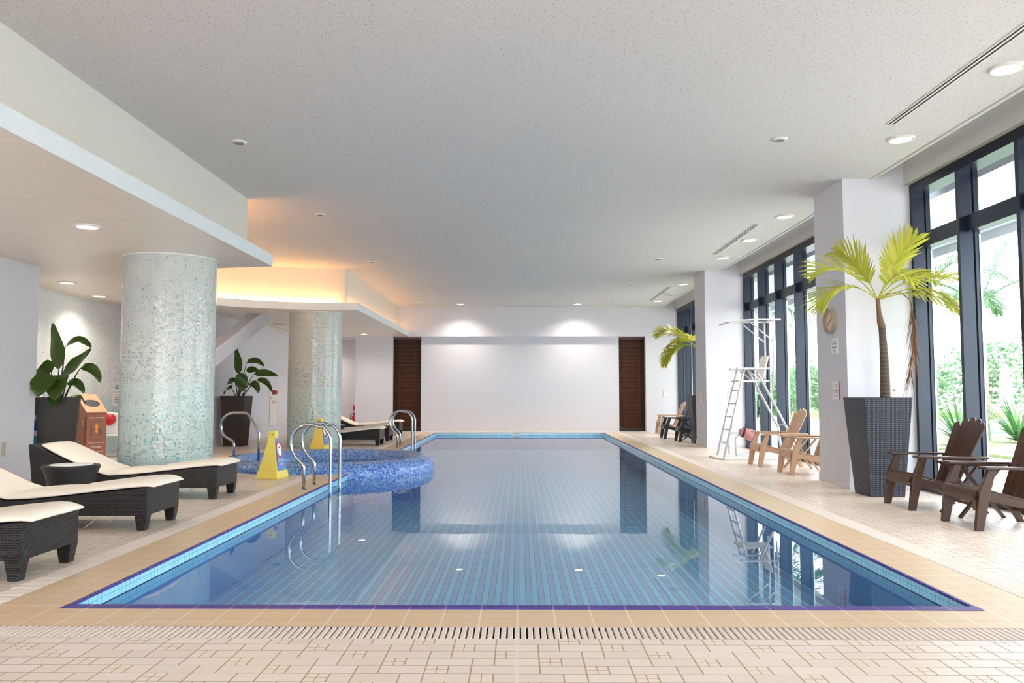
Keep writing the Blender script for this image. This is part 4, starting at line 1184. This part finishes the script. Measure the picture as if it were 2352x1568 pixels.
# ---------------------------------------------------------------- caution cones
def cone(loc, rz, label):
    t = thing('caution_cone', label, 'caution sign', loc, rz, 'yellow caution cones by the spa')
    b = MB()
    def ring(w, z): return [(-w, -w, z), (w, -w, z), (w, w, z), (-w, w, z)]
    lv = [(0.150, 0.0), (0.163, 0.02), (0.150, 0.11), (0.142, 0.112), (0.122, 0.22), (0.117, 0.222), (0.097, 0.33), (0.092, 0.332), (0.074, 0.44), (0.070, 0.442), (0.048, 0.575), (0.052, 0.58), (0.048, 0.655), (0.038, 0.67)]
    for (w0, z0), (w1, z1) in zip(lv, lv[1:]):
        a, c_ = ring(w0, z0), ring(w1, z1)
        for k in range(4): b.face([a[k], a[(k+1) % 4], c_[(k+1) % 4], c_[k]])
    b.face(ring(0.038, 0.67)); b.face(list(reversed(ring(0.15, 0.0))))
    b.build('body', M['yellow'], t, bevel=0.01, seg=3)
    for x in (-0.022, 0.016):
        h = MB(); h.tube([(x, -0.053, 0.615), (x, -0.047, 0.615)], 0.011, 10); h.build('grip_hole', mat('dark_yellow', (150, 120, 30), 0.6) if 'dark_yellow' not in bpy.data.materials else bpy.data.materials['dark_yellow'], t)
    # the sign lies on the +x face (turned towards the pool)
    tilt = Vector((0.150 - 0.047, 0, 0.115 - 0.575)); 
    def P(u, v, off=0.006):   # v 0..1 up the face, u -1..1 across
        z = 0.12 + (0.565 - 0.12)*v
        x = 0.152 + (0.0525 - 0.152)*((z - 0.11)/(0.575 - 0.11))
        w = (x - 0.012)*0.86
        return (x + off, u*w, z + off*0.2)
    s_ = MB()
    q = [P(-1, 0), P(1, 0), P(1, 1), P(-1, 1)]; q2 = [P(-1, 0, -0.004), P(1, 0, -0.004), P(1, 1, -0.004), P(-1, 1, -0.004)]
    s_.hexa(q2, q); pan = s_.build('sign_panel', M['blue'], t)
    def disc(r0, r1, mt, nm, off):
        m_ = MB(); n_ = 28; cz = 0.66
        pts = []
        for k in range(n_):
            a = 2*pi*k/n_
            def pt(r):
                z = 0.405 + r*sin(a); x = 0.152 + (0.0525 - 0.152)*((z - 0.11)/(0.575 - 0.11))
                return (x + off, r*0.62*cos(a), z)
            pts.append((pt(r0), pt(r1)))
        for k in range(n_):
            a, c_ = pts[k], pts[(k+1) % n_]
            m_.face([a[0], c_[0], c_[1], a[1]])
        return m_.build(nm, mt, pan, recalc=False)
    disc(0.001, 0.095, M['white'], 'white_disc', 0.0075); disc(0.092, 0.118, M['signred'], 'red_ring', 0.0085)
    m_ = MB(); m_.bar((0.098, 0.042, 0.345), (0.080, -0.042, 0.468), 0.012, 0.002, up=(1, 0, 0.2)); m_.build('red_slash', M['signred'], pan)
    m_ = MB()
    m_.bar((0.099, 0.004, 0.38), (0.091, 0.0, 0.42), 0.018, 0.002, up=(1, 0, .2)); m_.bar((0.103, -0.02, 0.35), (0.098, 0.002, 0.385), 0.010, 0.002, up=(1, 0, .2)); m_.bar((0.103, 0.018, 0.355), (0.098, 0.004, 0.385), 0.010, 0.002, up=(1, 0, .2)); m_.tube([(0.089, 0.0, 0.435), (0.093, 0.0, 0.436)], 0.012, 8)
    m_.build('running_figure', M['ink'], pan)
    al2 = atan2(0.465, 0.0995)
    lettering('DO NOT', 0.042, M['white'], pan, (P(0, 0.30)[0] + 0.002, 0, P(0, 0.30)[2]), (al2, 0, pi/2), squeeze=0.9)
    lettering('RUN', 0.042, M['white'], pan, (P(0, 0.19)[0] + 0.002, 0, P(0, 0.19)[2]), (al2, 0, pi/2), squeeze=0.9)
    return t
cone((-3.50, 11.36, 0), radians(-12), 'yellow caution cone in front of the spa')
cone((-4.22, 16.9, 0), radians(-8), 'yellow caution cone behind the spa by the far column')

# ---------------------------------------------------------------- things in the alcove
bx = thing('collection_box', 'brown wooden box for used towels beside the left planter', 'collection box', (-7.56, 14.04, 0), radians(-45))
b = MB(); b.prism([(-0.32, 0.02), (0.32, 0.02), (0.32, 0.86), (-0.32, 1.16)], 'y', -0.16, 0.16)
# local +x is the lettered face
bo = b.build('body', M['boxbrown'], bx, bevel=0.006)
b = MB(); b.add([(-0.33, -0.17, 1.166), (0.33, -0.17, 0.862), (0.33, 0.17, 0.862), (-0.33, 0.17, 1.166), (-0.33, -0.17, 1.186), (0.33, -0.17, 0.882), (0.33, 0.17, 0.882), (-0.33, 0.17, 1.186)], [(0,3,2,1),(4,5,6,7),(0,1,5,4),(1,2,6,5),(2,3,7,6),(3,0,4,7)])
lid = b.build('lid', M['boxtop'], bx, bevel=0.004)
b = MB(); n_ = 24; sl_ = (0.862 - 1.166)/0.66
b.face([(0.02 + 0.13*cos(2*pi*k/n_), 0.13*sin(2*pi*k/n_), 1.166 + sl_*(0.35 + 0.13*cos(2*pi*k/n_)) + 0.0215) for k in range(n_)]); b.build('throw_hole', M['blackplastic'], lid, recalc=False)
b = MB(); b.box(-0.28, 0.27, -0.172, -0.159, 0.06, 0.80); dr = b.build('door', M['boxdoor'], bx, bevel=0.003)
b = MB(); b.tube([(0.23, -0.172, 0.62), (0.23, -0.195, 0.64), (0.23, -0.195, 0.72), (0.23, -0.172, 0.74)], 0.007, 6); b.build('handle', M['chrome'], dr, smooth=True)
pic = MB(); pic.box(0.318, 0.3215, -0.105, 0.105, 0.40, 0.72); pp = pic.build('picture_panel', M['boxbrown'], bx)
b = MB()
for (y0, y1, z0, z1) in ((-0.105, 0.105, 0.715, 0.72), (-0.105, 0.105, 0.40, 0.405), (-0.105, -0.1, 0.40, 0.72), (0.1, 0.105, 0.40, 0.72), (-0.085, -0.07, 0.46, 0.62), (-0.085, -0.03, 0.57, 0.585), (0.045, 0.08, 0.47, 0.58), (0.05, 0.075, 0.60, 0.63)):
    b.box(0.321, 0.3225, y0, y1, z0, z1)
b.build('printed_lines', M['ink'], pp)
b = MB(); b.prism([(-0.015, 0.52), (0.02, 0.52), (0.02, 0.61), (0.04, 0.61), (0.0, 0.69), (-0.035, 0.61), (-0.015, 0.61)], 'x', 0.321, 0.3225); b.build('arrow', M['orange'], pp)
for txt, z, sz in (('使用済みタオル回収箱', 0.775, 0.024), ('Collection Box for Used Towels', 0.345, 0.0195), ('毛巾回收箱', 0.27, 0.032), ('사용한 타월 넣어 주세요', 0.19, 0.025)):
    lettering(txt, sz, M['white'], bx, (0.3225, 0, z), (pi/2, 0, pi/2))
tb = thing('white_stand', 'small white stand behind the brown collection box', 'stand', (-7.74, 15.12, 0), radians(10))
b = MB(); b.box(-0.3, 0.3, -0.25, 0.25, 0.40, 0.44); b.build('tabletop', M['white'], tb, bevel=0.004)
for sx in (-1, 1):
    for sy in (-1, 1):
        b = MB(); b.box(sx*0.27 - 0.02, sx*0.27 + 0.02, sy*0.22 - 0.02, sy*0.22 + 0.02, 0, 0.40); b.build('leg', M['white'], tb)
fn = thing('first_aid_bag', 'white bag with a red patch standing on the white stand', 'bag', (-7.78, 15.10, 0.441), radians(14))
b = MB(); b.hexa([(-0.17, -0.1, 0), (0.17, -0.1, 0), (0.17, 0.1, 0), (-0.17, 0.1, 0)], [(-0.13, -0.07, 0.42), (0.19, -0.07, 0.38), (0.19, 0.07, 0.38), (-0.13, 0.07, 0.42)]); b.build('body', M['offwhite'], fn, bevel=0.03, seg=3)
b = MB(); b.lathe([(0.11, 0), (0.10, 0.02), (0.06, 0.04), (0.001, 0.05)], 20); o = b.build('red_patch', M['red'], fn, smooth=True); o.location = (0.03, -0.095, 0.27); o.rotation_euler = (radians(84), 0, 0)
sh = thing('white_shelf_rack', 'white shelf rack half hidden behind the left planter', 'rack', (-7.47, 12.45, 0), radians(-12))
for sx in (-0.15, 0.15):
    b = MB(); b.box(sx - 0.015, sx + 0.015, -0.15, 0.15, 0, 1.2); b.build('side_panel', M['white'], sh)
for z in (0.1, 0.35, 0.60, 0.84, 1.08):
    b = MB(); b.box(-0.135, 0.135, -0.15, 0.15, z, z + 0.025); b.build('shelf', M['white'], sh)
for z, mt, lab, nm, ct in ((0.626, M['bluecloth'], 'blue folded towels on the lower shelf of the white rack', 'folded_towel', 'towel'), (0.866, M['bluecloth'], 'blue folded towels on the upper shelf of the white rack', 'folded_towel', 'towel'),
                           (0.126, M['tealbin'], 'teal bin on the lowest shelf of the white rack', 'storage_bin', 'bin'), (0.376, M['tealbin'], 'teal bin on the second shelf of the white rack', 'storage_bin', 'bin')):
    b = MB(); b.box(-0.125, 0.125, -0.145, 0.13, 0.0, 0.16); o = b.build(nm, mt, bevel=0.03, seg=3); o.location = (-7.47, 12.45, z); o.rotation_euler = (0, 0, radians(-12)); tag(o, lab, ct)

# papers on the mosaic wall
for a_, z, w_, h_, lab in ((radians(196.2), 1.33, 0.22, 0.17, 'upper white notice on the alcove mosaic'), (radians(196.2), 1.08, 0.22, 0.26, 'lower white notice on the alcove mosaic')):
    t = thing('notice_sheet', lab, 'notice', (AC[0] + (AR - 0.006)*cos(2*pi - a_ if False else radians(360) - a_), AC[1] + (AR - 0.006)*sin(radians(360) - a_), z), radians(360) - a_ + pi/2)
    b = MB(); b.box(-w_/2, w_/2, -0.002, 0.002, -h_/2, h_/2); b.build('sheet', M['paper'], t)
    b = MB()
    for k in range(4): b.box(-w_*0.38, w_*(0.38 - 0.1*(k % 2)), 0.002, 0.0028, h_*(0.30 - 0.18*k), h_*(0.30 - 0.18*k) + 0.012)
    b.build('printed_lines', M['ink'], t)

# ---------------------------------------------------------------- fittings on walls
def plate(loc, axis, w_, h_, label, name='wall_plate', mt='offwhite', dot=True):
    """axis: direction the plate faces (+x, -x, -y)"""
    rz = {'-y': 0, '+x': pi/2, '-x': -pi/2}[axis]
    t = thing(name, label, 'wall plate', loc, rz)
    b = MB(); b.box(-w_/2, w_/2, -0.012, 0.0, -h_/2, h_/2); b.build('plate', M[mt], t, bevel=0.003)
    if dot:
        b = MB(); b.box(-0.012, 0.012, -0.016, -0.010, h_*0.2, h_*0.2 + 0.02); b.build('button', M['ink'], t)
    return t
plate((-6.839, 10.56, 0.46), '+x', 0.07, 0.19, 'beige plate low on the grey left wall', mt='plategrey', dot=False)
plate((4.60, 25.199, 1.19), '-y', 0.13, 0.24, 'white control plate on the far right wall')
plate((4.68, 17.749, 1.15), '-y', 0.11, 0.28, 'white control plate behind the lifeguard chair')
plate((4.72, 10.119, 1.18), '-y', 0.11, 0.26, 'white control plate behind the palm trunk')

ck = thing('wall_clock', 'round beige clock hanging on the pillar', 'clock', (4.149, 10.58, 2.16), -pi/2)
b = MB(); prof_ = [(0.0, 0.012), (0.145, 0.012), (0.148, 0.055), (0.165, 0.058), (0.172, 0.05), (0.172, 0.0), (0.0, 0.0)]
b.lathe(prof_[1:], 48); o = b.build('case', M['clockrim'], ck, smooth=False); o.rotation_euler = (pi/2, 0, 0)
b = MB(); b.lathe([(0.0005, 0.020), (0.148, 0.020)], 48); o = b.build('dial', M['clockface'], ck); o.rotation_euler = (pi/2, 0, 0)
for (a_, L) in ((radians(60), 0.075), (radians(240), 0.10)):
    b = MB(); b.bar((0, -0.026, 0), (L*sin(a_), -0.026, L*cos(a_)), 0.006, 0.003, up=(0, 1, 0)); b.build('hand', M['ink'], ck)
b = MB()
for k in range(12):
    a_ = 2*pi*k/12; b.bar((0.115*sin(a_), -0.022, 0.115*cos(a_)), (0.13*sin(a_), -0.022, 0.13*cos(a_)), 0.006, 0.002, up=(0, 1, 0))
b.build('hour_marks', M['ink'], ck)
cw = MB(); cw.tube([(4.12, 10.58, 2.34), (4.125, 10.575, 3.06)], 0.003, 6); tag(cw.build('hanging_cord', M['white'], smooth=True), 'thin white cord above the round clock', 'cord')

def wall_sign(loc, w_, h_, label, lines, name='notice_board', edge=None, axis='-x'):
    t = thing(name, label, 'sign', loc, -pi/2)
    b = MB(); b.box(-w_/2, w_/2, -0.008, 0, -h_/2, h_/2); b.build('board', M['paper'], t)
    if edge:
        b = MB(); b.box(w_/2, w_/2 + 0.012, -0.012, 0.0, -h_/2, h_/2); b.build('red_edge', M['signred'], t)
    for txt, z, sz, mt in lines:
        lettering(txt, sz, M[mt], t, (0, -0.0085, z), (pi/2, 0, 0))
    return t
wall_sign((4.149, 10.50, 1.82), 0.21, 0.21, 'white notice with small print under the clock',
          [('ジャグジープール', 0.06, 0.026, 'ink'), ('ご利用時間のご案内', 0.028, 0.016, 'ink'), ('10:00-21:00', -0.02, 0.030, 'ink'), ('ご注意', -0.062, 0.018, 'ink')])
wall_sign((4.149, 10.49, 1.235), 0.21, 0.235, 'white depth sign reading 1.2M with a red edge on the clock pillar',
          [('プール', 0.075, 0.026, 'ink'), ('水深', 0.042, 0.018, 'ink'), ('1.2M', -0.012, 0.085, 'signred'), ('ご注意 下さい', -0.07, 0.020, 'ink')], name='depth_sign', edge=True)
wall_sign((4.149, 18.2, 1.10), 0.26, 0.22, 'white depth sign with a red edge on the far pillar',
          [('プール', 0.07, 0.026, 'ink'), ('1.2M', -0.005, 0.08, 'signred'), ('ご注意', -0.07, 0.02, 'ink')], name='depth_sign', edge=True)

# fire alarm panel on the white side wall
fp = thing('fire_alarm_panel', 'tall white panel with red alarm lamp on the white side wall', 'alarm panel', (-6.918, 22.4, 0), pi/2)
b = MB(); b.box(-0.36, 0.36, -0.006, 0.0, 0.30, 1.36); b.build('panel', M['offwhite'], fp)
b = MB()
for (x0, x1, z0, z1) in ((-0.37, 0.37, 1.355, 1.362), (-0.37, 0.37, 0.296, 0.302), (-0.37, -0.362, 0.30, 1.36), (0.362, 0.37, 0.30, 1.36), (-0.25, -0.245, 0.5, 0.75)): b.box(x0, x1, -0.008, 0, z0, z1)
b.build('panel_edge', M['grille'], fp)
for x, mt, nm in ((-0.07, 'darkred', 'bell_lamp'), (0.13, 'red', 'call_point')):
    b = MB(); b.lathe([(0.075, 0), (0.07, 0.025), (0.03, 0.06), (0.001, 0.062)], 20); o = b.build(nm, M[mt], fp, smooth=True); o.location = (x, -0.006, 1.23); o.rotation_euler = (pi/2, 0, 0)
b = MB(); b.box(-0.24, -0.19, -0.009, 0, 1.03, 1.10); b.build('green_label', M['tealbin'], fp)
lettering('消火栓', 0.11, mat('pink_ink', (214, 130, 130), 0.6), fp, (0.0, -0.008, 0.95), (pi/2, 0, 0))

# fire extinguisher corner
fe = thing('fire_extinguisher', 'red fire extinguisher in the far left corner', 'fire extinguisher', (-5.50, 26.62, 0.0))
b = MB(); b.lathe([(0.0, 0.0), (0.085, 0.0), (0.09, 0.02), (0.09, 0.40), (0.075, 0.45), (0.03, 0.48), (0.03, 0.52), (0.0, 0.52)][1:], 24); b.build('cylinder', M['red'], fe, smooth=True)
b = MB(); b.box(-0.03, 0.03, -0.12, 0.02, 0.52, 0.55); b.tube([(0, 0.0, 0.52), (-0.12, -0.02, 0.5), (-0.14, -0.02, 0.30), (-0.12, -0.03, 0.12)], 0.012, 8); b.build('hose', M['blackplastic'], fe, smooth=True)
es = thing('extinguisher_sign', 'small red sign above the fire extinguisher', 'sign', (-5.46, 26.899, 0.70))
b = MB(); b.box(-0.15, 0.15, -0.008, 0, -0.09, 0.09); b.build('board', M['red'], es)
b = MB(); b.lathe([(0.001, 0.0), (0.045, 0.0)], 16); o = b.build('symbol', M['white'], es); o.location = (0, -0.009, 0); o.rotation_euler = (pi/2, 0, 0)
es = thing('instruction_label', 'small pale label under the red extinguisher sign', 'label', (-5.46, 26.899, 0.46))
b = MB(); b.box(-0.12, 0.14, -0.008, 0, -0.10, 0.10); b.build('board', M['boxtop'], es)
b = MB(); b.box(-0.09, -0.05, -0.009, -0.007, -0.02, 0.03); b.build('printed_mark', M['red'], es)

# blinds in the two niches
def blind(x0, x1, label):
    w_ = x1 - x0
    t = thing('venetian_blind', label, 'blind', ((x0+x1)/2, YF + 0.06, 0))
    b = MB(); b.box(-w_/2, -w_/2 + 0.03, -0.05, 0.09, 0.02, 2.98); b.box(w_/2 - 0.03, w_/2, -0.05, 0.09, 0.02, 2.98); b.box(-w_/2, w_/2, -0.05, 0.09, 0.0, 0.05); b.build('frame', M['blindframe'], t)
    b = MB(); b.box(-w_/2 + 0.03, w_/2 - 0.03, -0.03, 0.03, 2.92, 2.98); b.build('head_rail', M['blind'], t)
    b = MB(); z = 0.12
    while z < 2.91:
        b.hexa([(-w_/2 + 0.035, -0.026, z - 0.018), (w_/2 - 0.035, -0.026, z - 0.018), (w_/2 - 0.035, -0.023, z - 0.020), (-w_/2 + 0.035, -0.023, z - 0.020)],
               [(-w_/2 + 0.035, 0.020, z + 0.022), (w_/2 - 0.035, 0.020, z + 0.022), (w_/2 - 0.035, 0.023, z + 0.020), (-w_/2 + 0.035, 0.023, z + 0.020)])
        z += 0.044
    b.build('slats', M['blind'], t)
    b = MB(); b.box(-w_/2 + 0.035, w_/2 - 0.035, -0.02, 0.02, 0.075, 0.095); b.build('bottom_rail', M['blindframe'], t)
    for x in (-0.25, 0.25):
        b = MB(); b.box(x - 0.012, x + 0.012, -0.031, -0.028, 0.09, 2.92); b.build('ladder_tape', M['blindframe'], t)
blind(-4.03, -3.14, 'dark brown blind in the left niche of the end wall')
blind(3.17, 3.99, 'dark brown blind in the right niche of the end wall')

# ---------------------------------------------------------------- ceiling fittings
def spot(name, loc, watt, size=140, col=(1.0, 0.91, 0.80)):
    d = bpy.data.lights.new(name, 'SPOT'); d.energy = watt; d.color = col; d.spot_size = radians(size); d.spot_blend = 0.9; d.shadow_soft_size = 0.09
    o = bpy.data.objects.new(name, d); COL.objects.link(o); o.location = loc
    return o
def downlight(x, y, z, label, group, watt=50.0, r=0.115):
    t = thing('downlight', label, 'ceiling light', (x, y, z), 0, group)
    b = MB(); b.lathe([(r - 0.012, -0.004), (r, -0.022), (r + 0.022, -0.018), (r + 0.026, 0.0)], 32); b.build('trim_ring', M['lampring'], t, smooth=True)
    b = MB(); b.lathe([(0.001, -0.012), (r - 0.012, -0.012)], 32); b.build('lens', M['lens'], t)
    l = spot('lamp', (0, 0, -0.03), watt); l.parent = t
ordn = ['first', 'second', 'third', 'fourth', 'fifth', 'sixth', 'seventh']
for k, y in enumerate((6.62, 8.50, 12.28, 14.18, 16.07, 19.95, 23.65)):
    downlight(4.13, y, CZ, '%s lit downlight from the camera along the windows' % ordn[k], 'downlights along the windows')
downlight(-1.81, 24.42, CZ, 'lit downlight above the end wall, near the left niche', 'downlights above the end wall', 120)
downlight(1.78, 24.42, CZ, 'lit downlight above the end wall, near the right niche', 'downlights above the end wall', 120)
downlight(-4.66, 8.45, 3.0, 'lit downlight in the low soffit before the large column', 'downlights in the low soffit')
downlight(-7.34, 12.78, 3.0, 'lit downlight in the alcove nearer the grey wall', 'downlights in the low soffit', 62)
downlight(-7.76, 14.56, 3.0, 'lit downlight in the alcove beside the large column', 'downlights in the low soffit', 62)
downlight(-6.25, 26.0, 3.0, 'unseen downlight added to brighten the far left corner recess', 'downlights in the low soffit', 50)  # hidden lamp added to brighten the recess
downlight(-4.70, 24.0, 3.0, 'lit downlight over the far loungers', 'downlights in the low soffit')

def detector(x, y, z, r, label, group, drop=0.02):
    t = thing('ceiling_speaker', label, 'ceiling speaker', (x, y, z), 0, group)
    b = MB(); b.lathe([(r*0.62, -drop), (r*0.9, -drop*0.8), (r, 0.0)], 28); b.build('ring', M['lampring'], t, smooth=True)
    b = MB(); b.lathe([(0.001, -drop*0.8), (r*0.64, -drop*0.8)], 28); b.build('grille', M['grille'], t)
for k, (x, y) in enumerate(((-3.07, 8.54), (-3.06, 12.08), (-3.07, 16.49), (-3.07, 20.2), (-3.07, 24.0))):
    detector(x, y, CZ, 0.085, 'small round speaker, %s from the camera in the left ceiling row' % ordn[k], 'ceiling speakers, left row')
for k, (x, y) in enumerate(((2.82, 8.50), (2.85, 16.2), (2.85, 20.1), (2.84, 23.85))):
    detector(x, y, CZ, 0.085, 'small round speaker, %s from the camera in the right ceiling row' % ordn[k], 'ceiling speakers, right row')
def diffuser(x, y, z, label):
    t = thing('round_air_diffuser', label, 'air diffuser', (x, y, z))
    b = MB(); b.lathe([(0.17, -0.03), (0.20, -0.025), (0.215, 0.0)], 36); b.build('outer_ring', M['lampring'], t, smooth=True)
    b = MB(); b.lathe([(0.11, -0.035), (0.13, -0.03), (0.15, -0.012)], 36); b.build('inner_ring', M['lampring'], t, smooth=True)
    b = MB(); b.lathe([(0.001, -0.03), (0.09, -0.035), (0.16, -0.010)], 36); b.build('disc', M['grille'], t, smooth=True)
diffuser(4.19, 21.95, CZ, 'round air diffuser at the far end near the windows')
diffuser(-6.18, 20.52, 3.0, 'round air diffuser in the soffit near the slanted beam')
def slot(x, y0, y1, z, label, nslots=2, w_=0.095):
    t = thing('slot_diffuser', label, 'slot diffuser', (x, (y0+y1)/2, z)); h = (y1-y0)/2
    b = MB(); b.box(-w_/2, -w_/2 + 0.014, -h, h, -0.008, 0.0); b.box(w_/2 - 0.014, w_/2, -h, h, -0.008, 0.0)
    if nslots == 2: b.box(-0.010, 0.010, -h, h, -0.008, 0.0)
    b.box(-w_/2, w_/2, -h - 0.01, -h, -0.008, 0); b.box(-w_/2, w_/2, h, h + 0.01, -0.008, 0); b.build('frame', M['lampring'], t)
    b = MB(); b.box(-w_/2 + 0.013, w_/2 - 0.013, -h, h, -0.003, -0.0005); b.build('slots', M['slot'], t)
slot(3.80, 3.2, 8.03, CZ, 'long double slot diffuser near the camera by the windows')
slot(3.87, 12.85, 15.68, CZ, 'double slot diffuser before the second pillar pair')
slot(3.89, 20.52, 23.5, CZ, 'double slot diffuser at the far end of the ceiling')
slot(-6.64, 20.8, 23.0, 3.0, 'brown slot diffuser in the soffit by the white side wall', 1, 0.06)

# ---------------------------------------------------------------- outside
g = MB(); g.face([(5.3, -20, -0.04), (120, -20, -0.04), (120, 140, -0.04), (5.3, 140, -0.04)])
struct(g.build('ground', M['patio'], recalc=False), 'pale paving outside the windows', 'ground')
g = MB(); g.box(9.2, 30, 15.0, 24.0, -0.04, 0.02)
struct(g.build('lawn', M['lawn']), 'grass strip outside', 'lawn')
g = MB(); g.box(13.5, 60, 40.0, 90.0, -0.04, 0.25)
struct(g.build('lawn_bank', M['lawn']), 'grass bank beyond the outdoor pool', 'lawn')
g = MB(); g.box(14.2, 45, 24.6, 30.5, -0.04, 0.03)
tag(g.build('outdoor_pool', M['outpool']), 'turquoise outdoor pool beyond the windows', 'pool')
e = MB(); e.box(5.37, 7.4, -20, 40, 3.72, 3.95); e.box(7.3, 7.4, -20, 40, 3.58, 3.95)
struct(e.build('eaves', mat('grey_white_eaves', (184, 190, 194), 0.6)), 'white eaves outside above the windows', 'roof')
rnd = random.Random(21)
def leaf_cloud(mb, c, r, n, size, rnd, asp=0.5):
    for k in range(n):
        d = Vector((rnd.gauss(0, 1), rnd.gauss(0, 1), rnd.gauss(0, 1))).normalized()
        q = rnd.uniform(0.6, 1.03)
        p = Vector((c[0] + d.x*r[0]*q, c[1] + d.y*r[1]*q, c[2] + d.z*r[2]*q))
        a = Vector((rnd.gauss(0, 1), rnd.gauss(0, 1), rnd.gauss(0, 1))).normalized(); b_ = a.orthogonal().normalized()
        s_ = size*rnd.uniform(0.6, 1.3)
        mb.face([p - a*s_, p - b_*s_*asp, p + a*s_, p + b_*s_*asp])
def bush(x, y, r, h, label, mt='bush', size=0.16, n=900, group='garden bushes'):
    t = thing('garden_bush', label, 'bush', (x, y, 0.0), 0, group)
    m_ = MB()
    for k in range(5):
        a = rnd.uniform(0, 6.28); q = r*0.45
        leaf_cloud(m_, (q*cos(a), q*sin(a), h*rnd.uniform(0.42, 0.62)), (r*0.7, r*0.7, h*0.42), n//5, size, rnd)
    m_.build('foliage', M[mt], t, recalc=False)
    s_ = MB()
    for k in range(4): s_.tube([(0.1*k - 0.15, 0, 0), (rnd.uniform(-.4, .4), rnd.uniform(-.4, .4), h*0.6)], [0.05, 0.02], 6)
    s_.build('stems', M['bark'], t)
bush(17.0, 34.6, 1.4, 2.9, 'dense green bush framed by the second window pane', 'bush', 0.10, 2000)
bush(14.9, 31.6, 1.0, 1.7, 'pale low bush in front of the dense green bush', 'bushpale', 0.16)
bush(22.0, 37.5, 2.4, 4.0, 'tall dark bush behind the folded parasol', 'bush', 0.13, 2200)
bush(29.5, 42.5, 2.8, 4.0, 'broad bush at the right behind the white railing', 'bush', 0.14, 2200)
bush(13.6, 20.4, 0.85, 2.3, 'feathery shrub beyond the nearest brown chair', 'bush', 0.07, 1500)
for k, (x, y, r, h) in enumerate(((11.6, 37.0, 1.8, 2.4), (14.2, 41.5, 2.2, 2.9), (16.6, 47.0, 2.4, 3.0), (11.0, 50.0, 2.2, 2.6), (19.8, 52.0, 2.8, 3.6), (10.2, 33.5, 1.3, 1.7))):
    bush(x, y, r, h, ['round hedge bush behind the lifeguard chair', 'larger hedge bush between the two black mullions', 'hedge bush left of the clock pillar', 'hedge bush far behind the lifeguard chair', 'tallest hedge bush far off', 'low hedge bush nearest the far pillar'][k], 'bush', 0.18, 900, 'hedge bushes')
def agave(x, y, h, label):
    t = thing('sword_leaf_plant', label, 'plant', (x, y, 0.02), 0, 'spiky plants outside')
    m_ = MB()
    for k in range(90):
        a = rnd.uniform(0, 6.28); el = rnd.uniform(0.15, 1.35)
        d = Vector((cos(a)*cos(el), sin(a)*cos(el), sin(el))); L = h*rnd.uniform(0.8, 1.15)
        p = Vector((0.05*cos(a), 0.05*sin(a), 0.05)); s_ = d.cross(Vector((0, 0, 1))).normalized()*0.032; vs = []
        for i in range(6):
            ww = 1 - (i/5)**2*0.97
            vs += [tuple(p - s_*ww), tuple(p + s_*ww)]; p = p + d*L/5; d = (d + Vector((0, 0, -0.16))).normalized()
        m_.add(vs, [(2*i, 2*i+1, 2*i+3, 2*i+2) for i in range(5)])
    m_.build('leaves', M['agave'], t, recalc=False)
agave(10.05, 18.3, 1.25, 'spiky green plant behind the brown chair by the planter')
agave(11.9, 19.2, 1.25, 'spiky green plant right of the second mullion')
def garden_palm(x, y, h, label, nf, ln, own=()):
    t = thing('garden_palm', label, 'palm tree', (x, y, 0), 0, 'palms outside')
    m_ = MB(); m_.tube([(0, 0, 0), (0.05, 0, h*0.5), (0.0, 0, h)], [0.16, 0.12, 0.09], 12); m_.build('trunk', M['bark'], t, smooth=True)
    for k in range(nf):
        a = 2*pi*k/nf + rnd.uniform(-.2, .2); el = rnd.uniform(0.2, 1.2)
        m_ = MB(); frond(m_, (0, 0, h - 0.05), (cos(a)*cos(el), sin(a)*cos(el), sin(el)), ln*rnd.uniform(0.85, 1.1), rnd.uniform(1.2, 2.2), 0.06, 0.75, 34, 0.02, 0.14, 0.6, rnd)
        m_.build('frond', M['outpalm'], t, recalc=False)
    for d, L, dr in own:
        m_ = MB(); frond(m_, (0, 0, h - 0.05), d, L, dr, 0.055, 0.62, 40, 0.02, 0.12, 0.5, rnd); m_.build('frond', M['outpalm'], t, recalc=False)
garden_palm(11.75, 20.4, 3.45, 'palm tree outside the nearest window pane', 0, 2.4,
            (((0.36, -0.1, 0.95), 2.1, 0.35), ((0.72, -0.2, 0.75), 2.5, 2.0), ((-0.6, 0.3, 0.8), 1.8, 1.8), ((0.1, 0.8, 0.7), 2.0, 1.8), ((-0.3, -0.8, 0.6), 1.6, 2.0), ((0.6, 0.6, 0.6), 2.0, 1.9)))
garden_palm(13.1, 25.6, 4.6, 'palm tree behind the indoor palm', 11, 2.9)
garden_palm(9.06, 29.5, 4.4, 'palm tree outside between the mullions behind the lifeguard chair', 11, 2.6)
garden_palm(14.1, 36.0, 5.2, 'palm tree left of the clock pillar outside', 11, 2.8)
garden_palm(8.09, 24.5, 4.0, 'palm tree outside nearest the far pillar', 11, 2.2)
rl = thing('garden_railing', 'white railing beyond the outdoor pool', 'railing', (19.5, 33.0, 0))
for x in (-0.6, 0.6, 1.8, 3.0, 4.2):
    b = MB(); b.box(x - 0.05, x + 0.05, -0.05, 0.05, 0.0, 1.4); b.build('post', M['white'], rl)
for z in (0.72, 1.36):
    b = MB(); b.box(-0.6, 4.2, -0.04, 0.04, z - 0.04, z + 0.04); b.build('bar', M['white'], rl)
um = thing('folded_parasol', 'white folded parasol beyond the railing', 'parasol', (20.8, 34.3, 0))
b = MB(); b.tube([(0, 0, 0), (0, 0, 2.5)], 0.03, 8); b.build('pole', M['extpost'], um, smooth=True)
b = MB(); b.lathe([(0.05, 0.7), (0.24, 0.75), (0.27, 1.2), (0.22, 1.9), (0.12, 2.35), (0.02, 2.5)], 14); b.build('canopy', M['canvas'], um, smooth=True)
